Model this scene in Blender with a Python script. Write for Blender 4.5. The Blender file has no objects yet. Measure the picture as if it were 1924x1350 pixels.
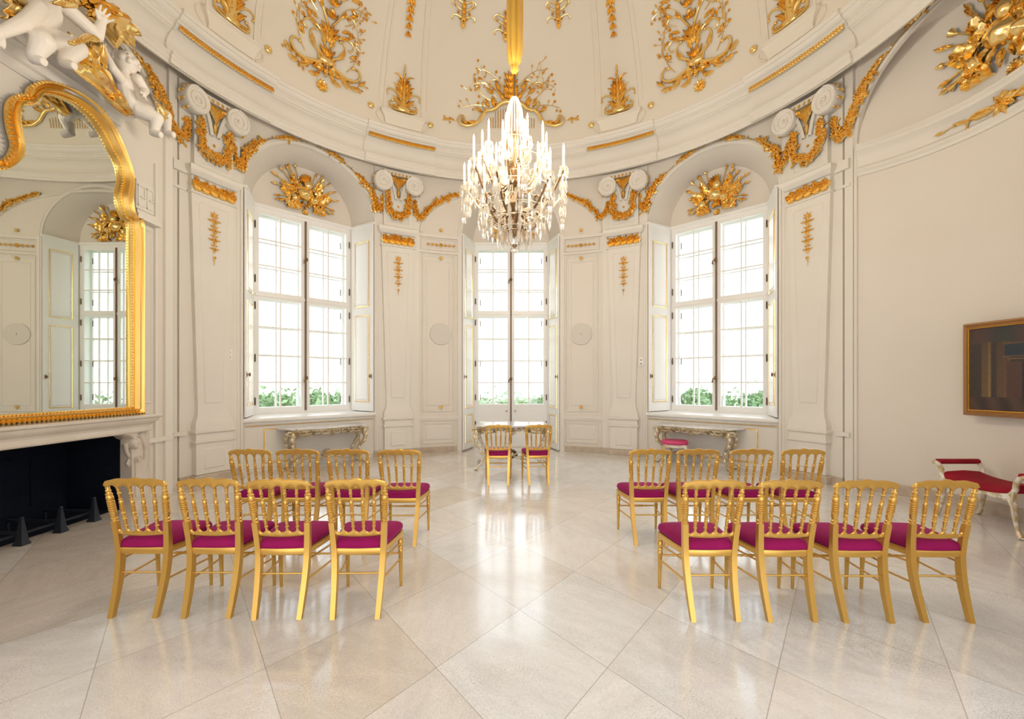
import bpy, bmesh, math, random
from mathutils import Vector, Matrix
R_ = math.radians
sin, cos, pi = math.sin, math.cos, math.pi
sc = bpy.context.scene
COL = sc.collection
# ------------------------------------------------------------------ camera, world, light, exposure
F, CY, CH = 855.0, 5.1, 1.51           # focal length in px of the 1924 frame, centre of the rotunda, eye height
cd = bpy.data.cameras.new('camera'); cam = bpy.data.objects.new('camera', cd); COL.objects.link(cam)
cam.location = (0, 0, CH); cam.rotation_euler = (pi/2, 0, 0)
cd.sensor_fit = 'HORIZONTAL'; cd.sensor_width = 36.0; cd.lens = F/1924*36.0
cd.shift_x = 2/1924; cd.shift_y = 45/1924; cd.clip_start = 0.03; cd.clip_end = 400
sc.camera = cam
vs = sc.view_settings
vs.view_transform = 'Standard'; vs.look = 'None'; vs.gamma = 1.0; vs.use_curve_mapping = False
vs.exposure = 0.0
try:
    sc.cycles.max_bounces = 14; sc.cycles.diffuse_bounces = 7; sc.cycles.glossy_bounces = 4
    sc.cycles.transmission_bounces = 6; sc.cycles.transparent_max_bounces = 24
    sc.cycles.sample_clamp_indirect = 6.0; sc.cycles.caustics_reflective = False; sc.cycles.caustics_refractive = False
except Exception: pass
SKY = 3.5
w = bpy.data.worlds.new('daylight'); sc.world = w; w.use_nodes = True
nt = w.node_tree; nt.nodes.clear()
tc = nt.nodes.new('ShaderNodeTexCoord'); sp = nt.nodes.new('ShaderNodeSeparateXYZ'); cr = nt.nodes.new('ShaderNodeValToRGB')
bg = nt.nodes.new('ShaderNodeBackground'); ow = nt.nodes.new('ShaderNodeOutputWorld')
cr.color_ramp.elements[0].position = 0.0; cr.color_ramp.elements[0].color = (1.0, 0.985, 0.96, 1)
cr.color_ramp.elements[1].position = 0.7; cr.color_ramp.elements[1].color = (0.86, 0.93, 1.0, 1)
nt.links.new(tc.outputs['Generated'], sp.inputs[0]); nt.links.new(sp.outputs['Z'], cr.inputs[0])
nt.links.new(cr.outputs[0], bg.inputs[0]); bg.inputs[1].default_value = SKY; nt.links.new(bg.outputs[0], ow.inputs[0])

# ------------------------------------------------------------------ placement helpers
def cyl(th, r, z):                       # th in degrees, 0 = straight ahead, positive = to the east side
    a = R_(th); return Vector((r*sin(a), CY + r*cos(a), z))
def wallmap(th0, z0, R=5.17):            # u along the wall, v up, w towards the room
    def f(u, v, w):
        a = R_(th0) + u/R; r = R - w
        return Vector((r*sin(a), CY + r*cos(a), z0 + v))
    return f
def planemap(al, dist, z0=0.0, ox=0.0):
    a = R_(al); n = Vector((sin(a), cos(a), 0)); e = Vector((cos(a), -sin(a), 0)); c = Vector((0, CY, 0))
    def f(u, v, w):
        p = c + n*(dist - w) + e*(u + ox); p.z = z0 + v; return p
    return f
DR, DZ, DH = 4.67, 6.62, 4.2             # dome radius, springing, rise
def domemap(th0, ph0):
    def f(u, v, w):
        ph = R_(ph0) + v/4.45; a = R_(th0) + u/(DR*max(.15, cos(ph)))
        r = (DR - w)*cos(ph); z = DZ + (DH - w)*sin(ph)
        return Vector((r*sin(a), CY + r*cos(a), z))
    return f
def xplane(X):                           # plane x = X facing east: u = distance y, v = z, w towards +x
    return lambda u, v, w: Vector((X + w, u, v))
def sidepx(X, x, y):                     # photo pixel on the plane x = X (X<0) -> (y, z)
    D = X*F/(x - 960.0); return (D, CH + (720 - y)*D/F)
ident = lambda u, v, w: Vector((u, v, w))

# ------------------------------------------------------------------ materials
def mat(name, col, rough=.5, metal=0.0, spec=.5, noise=None, bump=None, emit=None, sheen=0, coat=0, alpha=None):
    m = bpy.data.materials.new(name); m.use_nodes = True; t = m.node_tree
    b = t.nodes['Principled BSDF']; b.inputs['Roughness'].default_value = rough; b.inputs['Metallic'].default_value = metal
    b.inputs['Specular IOR Level'].default_value = spec; b.inputs['Base Color'].default_value = (*col, 1)
    if sheen: b.inputs['Sheen Weight'].default_value = sheen; b.inputs['Sheen Roughness'].default_value = .35; b.inputs['Sheen Tint'].default_value = (1.0, .25, .6, 1)
    if coat: b.inputs['Coat Weight'].default_value = coat; b.inputs['Coat Roughness'].default_value = .15
    tcn = None
    if noise or bump:
        tcn = t.nodes.new('ShaderNodeTexCoord')
    if noise:                            # (scale, second colour, contrast)
        n = t.nodes.new('ShaderNodeTexNoise'); n.inputs['Scale'].default_value = noise[0]; n.inputs['Detail'].default_value = 6
        r = t.nodes.new('ShaderNodeValToRGB'); c = noise[2]
        r.color_ramp.elements[0].position = .5 - c; r.color_ramp.elements[1].position = .5 + c
        r.color_ramp.elements[0].color = (*col, 1); r.color_ramp.elements[1].color = (*noise[1], 1)
        t.links.new(tcn.outputs['Object'], n.inputs['Vector']); t.links.new(n.outputs['Fac'], r.inputs[0]); t.links.new(r.outputs[0], b.inputs['Base Color'])
    if bump:                             # (scale, strength, distance)
        n2 = t.nodes.new('ShaderNodeTexNoise'); n2.inputs['Scale'].default_value = bump[0]; n2.inputs['Detail'].default_value = 5
        bp = t.nodes.new('ShaderNodeBump'); bp.inputs['Strength'].default_value = bump[1]; bp.inputs['Distance'].default_value = bump[2]
        t.links.new(tcn.outputs['Object'], n2.inputs['Vector']); t.links.new(n2.outputs['Fac'], bp.inputs['Height']); t.links.new(bp.outputs[0], b.inputs['Normal'])
    if emit: b.inputs['Emission Color'].default_value = (*emit[0], 1); b.inputs['Emission Strength'].default_value = emit[1]
    return m
M = {}
M['stucco'] = mat('cream_stucco', (.78, .745, .685), .55, noise=(1.3, (.745, .70, .64), .25), bump=(60, .06, .002))
M['stucco2'] = mat('warm_stucco', (.765, .715, .65), .6, noise=(1.1, (.745, .685, .61), .25), bump=(60, .05, .002))
M['dome'] = mat('dome_stucco', (.79, .735, .65), .6, noise=(.9, (.77, .705, .61), .25))
M['lime'] = mat('limewash_wall', (.78, .70, .60), .8, noise=(.8, (.75, .665, .565), .3))
M['white'] = mat('white_joinery', (.87, .865, .85), .35)
M['plinth'] = mat('brown_marble_skirting', (.46, .37, .28), .35, noise=(9, (.58, .50, .40), .2))
M['gold'] = mat('gold_leaf', (1.0, .76, .34), .19, .97, noise=(9, (.93, .63, .22), .3), bump=(45, .16, .006))
M['frame'] = mat('frame_gold', (.95, .64, .20), .28, 1.0, bump=(160, .2, .003))
M['dull'] = mat('aged_gilding', (.70, .55, .30), .45, .75, noise=(18, (.80, .76, .66), .18), bump=(140, .3, .004))
M['chair'] = mat('gold_paint', (.68, .41, .10), .33, .78, bump=(250, .08, .001))
M['velvet'] = mat('magenta_velvet', (.33, .004, .10), .8, spec=.2, sheen=.22, noise=(4, (.20, .002, .058), .2), bump=(500, .2, .001))
M['crimson'] = mat('crimson_velvet', (.33, .012, .03), .8, spec=.2, noise=(7, (.26, .008, .02), .2))
M['pinkv'] = mat('pink_satin', (.62, .05, .17), .4)
M['mantel'] = mat('pale_pink_marble', (.60, .53, .46), .18, noise=(3, (.70, .64, .57), .25), coat=.4)
M['marble'] = mat('white_marble', (.84, .84, .84), .12, noise=(5, (.72, .72, .74), .12), coat=.3)
M['soot'] = mat('sooty_brick', (.006, .009, .018), .9, spec=.15, bump=(7, .8, .03))
M['silver'] = mat('silvered_carving', (.62, .54, .40), .42, .6, noise=(14, (.42, .30, .16), .2), bump=(60, .4, .008))
M['iron'] = mat('black_iron', (.012, .018, .03), .55, .3)
M['bronze'] = mat('dark_bronze', (.22, .13, .06), .35, .8)
M['hinge'] = mat('hinge_brown', (.12, .08, .055), .4, .6)
M['bolt'] = mat('brown_bolt', (.24, .16, .12), .4, .2)
M['plastic'] = mat('ivory_plastic', (.88, .87, .84), .4)
M['dark'] = mat('dark_plastic', (.08, .075, .07), .4)
M['statue'] = mat('white_stucco_statue', (.86, .80, .73), .5, bump=(20, .08, .004))
M['aged'] = mat('chipped_white_paint', (.84, .82, .77), .45, noise=(16, (.50, .36, .16), .13))
M['satin'] = mat('gold_satin', (.62, .38, .06), .35, .25, sheen=.3)
M['wax'] = mat('candle_wax', (.95, .88, .75), .5, emit=((1.0, .80, .50), 1.2))
M['flame'] = mat('flame_bulb', (1, .9, .7), .4, emit=((1.0, .74, .38), 60.0))
M['grass'] = mat('pale_lawn', (.42, .50, .32), .9)
M['leaf'] = mat('tree_leaves', (.16, .27, .12), .8, noise=(.6, (.26, .38, .20), .2))
M['bark'] = mat('tree_bark', (.10, .08, .06), .9)
M['medal'] = mat('grey_medallion', (.66, .62, .56), .6)
def tmat(name, parts):                   # weighted mix of shaders
    m = bpy.data.materials.new(name); m.use_nodes = True; t = m.node_tree; t.nodes.clear()
    o = t.nodes.new('ShaderNodeOutputMaterial'); cur = None
    for k, (kind, colr, rough, fac) in enumerate(parts):
        n = t.nodes.new('ShaderNodeBsdf' + kind); n.inputs[0].default_value = (*colr, 1)
        if 'Roughness' in n.inputs and kind != 'Transparent': n.inputs['Roughness'].default_value = rough
        if cur is None: cur = n
        else:
            x = t.nodes.new('ShaderNodeMixShader'); x.inputs[0].default_value = fac
            t.links.new(cur.outputs[0], x.inputs[1]); t.links.new(n.outputs[0], x.inputs[2]); cur = x
    t.links.new(cur.outputs[0], o.inputs[0]); return m
M['glass'] = tmat('window_glass', [('Transparent', (.97, .985, .99), 0, 0), ('Glossy', (1, 1, 1), .02, .05)])
M['crystal'] = tmat('cut_crystal', [('Transparent', (1, .97, .92), 0, 0), ('Glossy', (1, .98, .94), .08, .42), ('Diffuse', (1, .95, .86), 0, .22)])
M['mirror'] = tmat('mirror_silver', [('Glossy', (.74, .76, .70), .01, 0)])

def floor_material():
    m = bpy.data.materials.new('polished_limestone_slabs'); m.use_nodes = True; t = m.node_tree; L = t.links.new
    b = t.nodes['Principled BSDF']
    def N(kind, **kw):
        n = t.nodes.new('ShaderNode' + kind)
        for k, v in kw.items(): setattr(n, k, v)
        return n
    def mth(op, a, bb=None):
        n = N('Math', operation=op)
        for i, q in enumerate((a, bb)):
            if q is None: continue
            if isinstance(q, (int, float)): n.inputs[i].default_value = q
            else: L(q, n.inputs[i])
        return n.outputs[0]
    tcn = N('TexCoord'); s = N('SeparateXYZ'); L(tcn.outputs['Object'], s.inputs[0])
    p = mth('DIVIDE', mth('ADD', s.outputs[0], .396), .908); q = mth('DIVIDE', mth('SUBTRACT', s.outputs[1], 2.418), 1.24)
    u = mth('ADD', p, q); v = mth('SUBTRACT', p, q)
    def dist(c):
        f = mth('FRACT', c); return mth('MINIMUM', f, mth('SUBTRACT', 1.0, f))
    joint = mth('LESS_THAN', mth('MINIMUM', dist(u), dist(v)), .0032)
    cv = N('CombineXYZ'); L(mth('FLOOR', u), cv.inputs[0]); L(mth('FLOOR', v), cv.inputs[1])
    wn = N('TexWhiteNoise'); wn.noise_dimensions = '3D'; L(cv.outputs[0], wn.inputs['Vector'])
    base = N('ValToRGB'); e = base.color_ramp.elements
    e[0].color = (.74, .66, .58, 1); e[1].color = (.86, .87, .89, 1)
    for pos, c in ((.25, (.70, .63, .56)), (.5, (.78, .745, .715)), (.7, (.83, .83, .835)), (.85, (.76, .76, .77))):
        x = e.new(pos); x.color = (*c, 1)
    xc = mth('MULTIPLY', mth('ADD', mth('FLOOR', u), mth('FLOOR', v)), .454)   # slabs on the west side are the browner ones
    tone = mth('ADD', mth('MULTIPLY', wn.outputs['Value'], .50), mth('MINIMUM', mth('MAXIMUM', mth('MULTIPLY', mth('ADD', xc, 2.6), .16), 0.0), .5))
    L(tone, base.inputs[0])
    # veins run in another direction on every slab
    mp = N('Mapping'); L(tcn.outputs['Object'], mp.inputs[0]); rv = N('CombineXYZ'); L(mth('MULTIPLY', wn.outputs['Value'], 6.28), rv.inputs[2]); L(rv.outputs[0], mp.inputs['Rotation'])
    mp2 = N('Mapping'); mp2.inputs['Scale'].default_value = (1.3, 4.0, 1); L(mp.outputs[0], mp2.inputs[0])
    n1 = N('TexNoise'); n1.inputs['Scale'].default_value = 2.2; n1.inputs['Detail'].default_value = 12; n1.inputs['Roughness'].default_value = .78; L(mp2.outputs[0], n1.inputs['Vector'])
    r1 = N('ValToRGB'); r1.color_ramp.elements[0].position = .28; r1.color_ramp.elements[1].position = .60
    r1.color_ramp.elements[0].color = (.84, .83, .82, 1); r1.color_ramp.elements[1].color = (1.02, 1.02, 1.02, 1); L(n1.outputs['Fac'], r1.inputs[0])
    mx = N('MixRGB', blend_type='MULTIPLY'); mx.inputs[0].default_value = 1; L(base.outputs[0], mx.inputs[1]); L(r1.outputs[0], mx.inputs[2])
    nf = N('TexNoise'); nf.inputs['Scale'].default_value = 38; nf.inputs['Detail'].default_value = 6; nf.inputs['Roughness'].default_value = .7; L(mp2.outputs[0], nf.inputs['Vector'])
    rf = N('ValToRGB'); rf.color_ramp.elements[0].position = .34; rf.color_ramp.elements[1].position = .58; rf.color_ramp.elements[0].color = (.86, .85, .84, 1); rf.color_ramp.elements[1].color = (1.03, 1.03, 1.03, 1); L(nf.outputs['Fac'], rf.inputs[0])
    mf = N('MixRGB', blend_type='MULTIPLY'); mf.inputs[0].default_value = 1; L(mx.outputs[0], mf.inputs[1]); L(rf.outputs[0], mf.inputs[2]); mx = mf
    # pits, gathered in patches
    n2 = N('TexNoise'); n2.inputs['Scale'].default_value = 1.6; n2.inputs['Detail'].default_value = 3; L(tcn.outputs['Object'], n2.inputs['Vector'])
    n3 = N('TexNoise'); n3.inputs['Scale'].default_value = 75; n3.inputs['Detail'].default_value = 3; L(mp2.outputs[0], n3.inputs['Vector'])
    pit = mth('GREATER_THAN', mth('ADD', n3.outputs['Fac'], mth('MULTIPLY', n2.outputs['Fac'], .42)), .862)
    mx2 = N('MixRGB'); L(mth('MULTIPLY', pit, .75), mx2.inputs[0]); L(mx.outputs[0], mx2.inputs[1]); mx2.inputs[2].default_value = (.26, .23, .20, 1)
    mx3 = N('MixRGB'); L(mth('MULTIPLY', joint, .6), mx3.inputs[0]); L(mx2.outputs[0], mx3.inputs[1]); mx3.inputs[2].default_value = (.24, .21, .18, 1)
    L(mx3.outputs[0], b.inputs['Base Color'])
    rr = N('MapRange'); rr.inputs['From Min'].default_value = .3; rr.inputs['From Max'].default_value = .7; rr.inputs['To Min'].default_value = .12; rr.inputs['To Max'].default_value = .27
    L(n1.outputs['Fac'], rr.inputs[0]); L(rr.outputs[0], b.inputs['Roughness']); b.inputs['Specular IOR Level'].default_value = .7; b.inputs['Coat Weight'].default_value = .55; b.inputs['Coat Roughness'].default_value = .10; b.inputs['Coat IOR'].default_value = 1.65
    bp = N('Bump'); bp.inputs['Strength'].default_value = .08; bp.inputs['Distance'].default_value = .003; L(n1.outputs['Fac'], bp.inputs['Height']); L(bp.outputs[0], b.inputs['Normal'])
    return m
M['floor'] = floor_material()

# ------------------------------------------------------------------ mesh builder
class MB:
    def __init__(s, f=None): s.v = []; s.f = []; s.m = f or ident
    def add(s, vs_, fs):
        o = len(s.v); m = s.m; s.v += [m(*p) for p in vs_]; s.f += [tuple(i + o for i in q) for q in fs]
    def grid(s, rows, closed=False, cap=False):
        n = len(rows[0]); V = [p for r in rows for p in r]; Fc = []
        for i in range(len(rows) - 1):
            for j in range(n if closed else n - 1):
                k = (j + 1) % n; Fc.append((i*n + j, i*n + k, (i + 1)*n + k, (i + 1)*n + j))
        if cap: Fc.append(tuple(range(n))[::-1]); Fc.append(tuple((len(rows) - 1)*n + j for j in range(n)))
        s.add(V, Fc)
    def box(s, x0, x1, y0, y1, z0, z1, nu=1):
        xs = [x0 + (x1 - x0)*i/nu for i in range(nu + 1)]
        s.grid([[(x, y0, z0), (x, y1, z0), (x, y1, z1), (x, y0, z1)] for x in xs], True, True)
    def tube(s, path, rad, n=8, cap=True, flat=1.0):
        P = [Vector(p) for p in path]; rows = []; up = None
        if not hasattr(rad, '__len__'): rad = [rad]*len(P)
        for i, p in enumerate(P):
            d = (P[min(i + 1, len(P) - 1)] - P[max(i - 1, 0)])
            if d.length < 1e-9: d = Vector((0, 0, 1))
            d.normalize()
            if up is None:
                up = Vector((0, 0, 1)) if abs(d.z) < .9 else Vector((1, 0, 0))
            a = d.cross(up)
            if a.length < 1e-6: a = d.cross(Vector((0, 1, 0)))
            a.normalize(); b = a.cross(d).normalized(); up = b
            rows.append([tuple(p + (a*cos(2*pi*k/n) + b*sin(2*pi*k/n)*flat)*rad[i]) for k in range(n)])
        s.grid(rows, True, cap)
    def hlathe(s, prof, path, n=12):     # prof (z, r); path z -> (x, y): rings stay level
        s.grid([[(path(z)[0] + r*cos(2*pi*k/n), path(z)[1] + r*sin(2*pi*k/n), z) for k in range(n)] for z, r in prof], True, True)
    def lathe(s, prof, c=(0, 0, 0), n=16, a0=0.0, a1=2*pi, ax='z'):
        full = abs(a1 - a0 - 2*pi) < 1e-6; nn = n if full else n + 1; rows = []
        for r, z in prof:
            row = []
            for k in range(nn):
                a = a0 + (a1 - a0)*k/n; x, y = r*cos(a), r*sin(a)
                row.append((c[0] + x, c[1] + y, c[2] + z) if ax == 'z' else ((c[0] + x, c[1] + z, c[2] + y) if ax == 'y' else (c[0] + z, c[1] + x, c[2] + y)))
            rows.append(row)
        s.grid(rows, full, full)
    def rsweep(s, secs):                 # level rectangles: (x, y, z, hx, hy)
        s.grid([[(x - a, y - b, z), (x + a, y - b, z), (x + a, y + b, z), (x - a, y + b, z)] for x, y, z, a, b in secs], True, True)
    def ball(s, c, r, n=8, m=6, sq=(1, 1, 1)):
        s.grid([[(c[0] + sq[0]*r*sin(pi*i/m)*cos(2*pi*k/n), c[1] + sq[1]*r*sin(pi*i/m)*sin(2*pi*k/n), c[2] - sq[2]*r*cos(pi*i/m)) for k in range(n)]
                for i in range(m + 1)], True)
    # --- ornaments, drawn in (u, v) with w as relief
    def flower(s, u, v, r, h=None, n=6, w0=0.0, rot=0.0):
        h = h or r*.6; k2 = n*2
        ring = lambda rr, hh, q: [(u + rr*(1 if k % 2 == 0 else q)*cos(rot + 2*pi*k/k2), v + rr*(1 if k % 2 == 0 else q)*sin(rot + 2*pi*k/k2), w0 + hh*(1 if k % 2 == 0 else .55)) for k in range(k2)]
        s.grid([ring(r*.98, 0, .78), ring(r, h*.45, .68), ring(r*.72, h*.95, .6), ring(r*.34, h*.42, .8), ring(r*.27, h*.95, 1), ring(.01*r, h*1.15, 1)], True)
    def leaf(s, u, v, ang, ln, wd, h=None, w0=0.0, bend=0.0, n=6):
        h = h or wd*.5; rows = []; x, y, a = u, v, ang
        for i in range(n + 1):
            t = i/n; hw = wd*.5*(sin(pi*min(1, t*.92 + .08))**.7)*(1 - .25*(i % 2)); hh = h*(.35 + sin(pi*t)) if t < 1 else h*.5
            ca, sa = cos(a), sin(a)
            rows.append([(x - sa*hw*q, y + ca*hw*q, w0 + hh*k) for q, k in ((-1, 0), (-.9, .5), (-.3, 1), (0, .6), (.3, 1), (.9, .5), (1, 0))])
            x += ca*ln/n; y += sa*ln/n; a += bend/n
        s.grid(rows)
    def scroll(s, u, v, ang, ln, turn, r0, r1, n=22, w0=None, tight=1.6, ball=True):
        pts = []; rr = []; x, y, a = u, v, ang
        for i in range(n + 1):
            t = i/n; rad = r0 + (r1 - r0)*t; pts.append((x, y, (w0 if w0 is not None else 0) + rad*.8)); rr.append(rad)
            x += cos(a)*ln/n; y += sin(a)*ln/n; a += turn*(tight + 1)*(t**tight)/n
            # the curve tightens towards its end
        s.tube(pts, rr, 6)
        if ball: s.ball((pts[-1][0], pts[-1][1], rr[-1]*1.2), rr[-1]*1.9, 6, 4)
        return pts
    def garland(s, path, rad, rnd, dens=1.0, fl=.034):
        P = [Vector((p[0], p[1], 0)) for p in path]; tot = sum((P[i + 1] - P[i]).length for i in range(len(P) - 1)); d = 0; i = 0; pos = 0.0
        core = []; cr_ = []
        step = fl*.62/dens
        seg = [(P[k + 1] - P[k]).length for k in range(len(P) - 1)]
        while pos < tot:
            acc = 0
            for k, l in enumerate(seg):
                if pos <= acc + l or k == len(seg) - 1: break
                acc += l
            p = P[k].lerp(P[k + 1], min(1, (pos - acc)/max(l, 1e-6))); r = rad(pos/tot) if callable(rad) else rad
            core.append((p.x, p.y, r*.55)); cr_.append(max(.006, r*.62))
            if r > .016:
                for q in range(3 if r > .04 else 2):
                    a = rnd.uniform(0, 2*pi); o = rnd.uniform(0, r*.95); f = fl*rnd.uniform(.75, 1.25)*min(1, r/.05 + .25)
                    wv = max(0, r*1.15*math.sqrt(max(0, 1 - (o/r)**2)) - .01)
                    if rnd.random() < .80: s.flower(p.x + cos(a)*o, p.y + sin(a)*o, f, f*.8, rnd.choice((5, 6)), wv, rnd.uniform(0, 3))
                    else: s.leaf(p.x + cos(a)*o, p.y + sin(a)*o, a, f*1.9, f*1.1, f*.5, wv*.7)
            else:
                if rnd.random() < .3: s.leaf(p.x, p.y, rnd.uniform(0, 6.28), fl, fl*.6, fl*.3, r*.4)
            pos += step
        s.tube(core, cr_, 6)
    def build(s, name, m, parent=None, smooth=40, world=True, solid=None):
        me = bpy.data.meshes.new(name)
        if world and s.v:
            xs = [p[0] for p in s.v]; ys = [p[1] for p in s.v]; zs = [p[2] for p in s.v]
            c = Vector(((min(xs) + max(xs))/2, (min(ys) + max(ys))/2, min(zs)))
        else: c = Vector((0, 0, 0))
        me.from_pydata([(p[0] - c[0], p[1] - c[1], p[2] - c[2]) for p in s.v], [], s.f); me.validate()
        b = bmesh.new(); b.from_mesh(me); bmesh.ops.remove_doubles(b, verts=b.verts, dist=1e-5); bmesh.ops.recalc_face_normals(b, faces=b.faces); b.to_mesh(me); b.free()
        if m: me.materials.append(m)
        if smooth is not None:
            me.polygons.foreach_set('use_smooth', [True]*len(me.polygons))
            if smooth < 180: me.set_sharp_from_angle(angle=R_(smooth))
        o = bpy.data.objects.new(name, me); COL.objects.link(o)
        if parent is not None:
            o.parent = parent
            if world: o.location = c - wloc(parent)
        else: o.location = c
        return o
def wloc(o):
    p = o.location.copy()
    while o.parent: o = o.parent; p = p + o.location
    return p
def tag(o, label=None, cat=None, group=None, kind=None):
    for k, v in (('label', label), ('category', cat), ('group', group), ('kind', kind)):
        if v: o[k] = v
    return o
def thing(name, label, cat, loc=(0, 0, 0), rz=0.0, group=None, kind=None):
    o = bpy.data.objects.new(name, None); COL.objects.link(o); o.empty_display_size = .1
    o.location = loc; o.rotation_euler = (0, 0, rz); return tag(o, label, cat, group, kind)
def copy_tree(o, parent=None):
    c = o.copy(); COL.objects.link(c)
    if parent: c.parent = parent
    for ch in [x for x in bpy.data.objects if x.parent == o]: copy_tree(ch, c)
    return c
S = dict(kind='structure')

# ------------------------------------------------------------------ the setting: floor, walls, dome
b = MB(); N = 96
ring = [cyl(360*k/N, 6.6, 0) for k in range(N)]
b.v = ring[:] + [Vector((0, CY, 0))]; b.f = [(k, (k + 1) % N, N) for k in range(N)]
fl = b.build('floor', M['floor'], None, None, world=False); tag(fl, **S)

WA, WR, WHW = 46.0, 5.70, .98            # side windows: bearing, distance of the plane, half-width
WO = (33.35, 60.7); DO = (-12.25, 12.25); SP = 4.80; ZT = 6.16; SILL = .93
NO = (74.2, 105.8)                       # side niches
def arch(t, half, rise, z0=SP, e=2.0, g=2.0):
    return z0 + rise*max(0, 1 - abs(t)**e)**(1/g)
opens = []                               # (a, b, kind)
for s_ in (-1, 1):
    a, c = sorted((s_*WO[0], s_*WO[1])); opens.append((a, c, 'win'))
    a, c = sorted((s_*(180 - 60.7), s_*(180 - 33.35))); opens.append((a, c, 'win'))
    a, c = sorted((s_*NO[0], s_*NO[1])); opens.append((a, c, 'niche'))
opens.append((DO[0], DO[1], 'door'))
def arch_z(th, a, c, kind):
    t = (th - (a + c)/2)/((c - a)/2)
    if kind == 'niche': return 4.88 + 1.20*max(0, 1 - abs(t)**2.6)**(1/2.2)
    return arch(t, 0, 1.12)
def wall_cols(th0, th1):
    mb = MB(); edges = sorted({th0, th1} | {x for o in opens for x in o[:2] if th0 < x < th1})
    for a, c in zip(edges, edges[1:]):
        mid = (a + c)/2; k = [o for o in opens if o[0] < mid < o[1]]
        n = max(2, int((c - a)/.8))
        for i in range(n):
            if k:                        # finer towards the springing of the arch
                q0, q1 = [.5 - .5*cos(pi*j/n) for j in (i, i + 1)]
            else: q0, q1 = i/n, (i + 1)/n
            t0, t1 = a + (c - a)*q0, a + (c - a)*q1
            if k:
                z0, z1 = arch_z(t0, *k[0]), arch_z(t1, *k[0])
            else: z0 = z1 = 0
            if abs(mid) > 160: z0 = z1 = 3.6
            mb.add([cyl(t0, 5.17, z0), cyl(t1, 5.17, z1), cyl(t1, 5.17, ZT), cyl(t0, 5.17, ZT)], [(0, 1, 2, 3)])
    return mb
def loft_recess(mb, a, c, kind, al, dist, hw, zb):
    """splayed reveal from the wall opening to the window plane, and the lunette above the window"""
    n = 28; outer = [cyl(a, 5.17, zb)]; inner = []; pm = planemap(al, dist)
    inner = [pm(-hw, zb, 0)]
    for i in range(n + 1):
        t = -cos(pi*i/n); th = (a + c)/2 + t*(c - a)/2
        outer.append(cyl(th, 5.17, arch_z(th, a, c, kind))); inner.append(pm(t*hw, SP + .98*math.sqrt(max(0, 1 - t*t)), 0))
    outer.append(cyl(c, 5.17, zb)); inner.append(pm(hw, zb, 0))
    k = len(mb.v); m = len(outer); mb.v += outer + inner; mb.f += [(k + i, k + i + 1, k + m + i + 1, k + m + i) for i in range(m - 1)]
    if kind == 'win':
        mb.add([pm(-hw, 0, 0), pm(hw, 0, 0), pm(hw, SILL, 0), pm(-hw, SILL, 0)], [(0, 1, 2, 3)])
    k = len(mb.v); mb.v += inner[1:-1] + [pm(0, SP, 0)]; q = m - 2; mb.f += [(k + i, k + i + 1, k + q) for i in range(q - 1)]
def niche(mb, s_, n=36):                 # shallow concave side niche, its lunette and reveal
    # arc through the corners: radius 1.96
    hw = 1.42; r = 1.96; cx = 5.57 - r; pts = []
    for i in range(n + 1):
        a = math.asin(hw/r)*(-1 + 2*i/n); pts.append((s_*(cx + r*cos(a) - .0), CY + r*sin(a)))
    zt = 6.15
    for (x0, y0), (x1, y1) in zip(pts, pts[1:]):
        mb.add([(x0, y0, 0), (x1, y1, 0), (x1, y1, zt), (x0, y0, zt)], [(0, 1, 2, 3)])
    return pts
mbL = wall_cols(-150, -23); mbR = wall_cols(23, 150); mbB = wall_cols(-23, 23)
loft_recess(mbL, -WO[1], -WO[0], 'win', -WA, WR, WHW, 0); loft_recess(mbR, WO[0], WO[1], 'win', WA, WR, WHW, 0)
loft_recess(mbB, DO[0], DO[1], 'door', 0, WR, .905, 0)
mbK = wall_cols(150, 210)
for s_ in (-1, 1):
    a, c = sorted((s_*(180 - 60.7), s_*(180 - 33.35))); loft_recess(mbL if s_ < 0 else mbR, a, c, 'win', s_*(180 - WA), WR, WHW, 0)
for x0, y0, x1, y1 in ((-1.8, -3.2, -1.8, .3), (1.8, -3.2, 1.8, .3)):   # passage behind the camera, far end left open as added frontal fill light
    mbK.add([(x0, y0, 0), (x1, y1, 0), (x1, y1, 3.6), (x0, y0, 3.6)], [(0, 1, 2, 3)])
mbK.add([(-1.8, -3.2, 3.6), (1.8, -3.2, 3.6), (1.8, .35, 3.6), (-1.8, .35, 3.6)], [(0, 1, 2, 3)])
mbK.add([(-1.8, -3.2, 0), (1.8, -3.2, 0), (1.8, -1.4, 0), (-1.8, -1.4, 0)], [(0, 1, 2, 3)])
NL = niche(mbL, -1); NR = niche(mbR, 1)
for nm, mb in (('wall_left', mbL), ('wall_right', mbR), ('wall_back', mbB), ('wall_rear', mbK)):
    tag(mb.build(nm, M['stucco2'], None, 50), **S)

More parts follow.
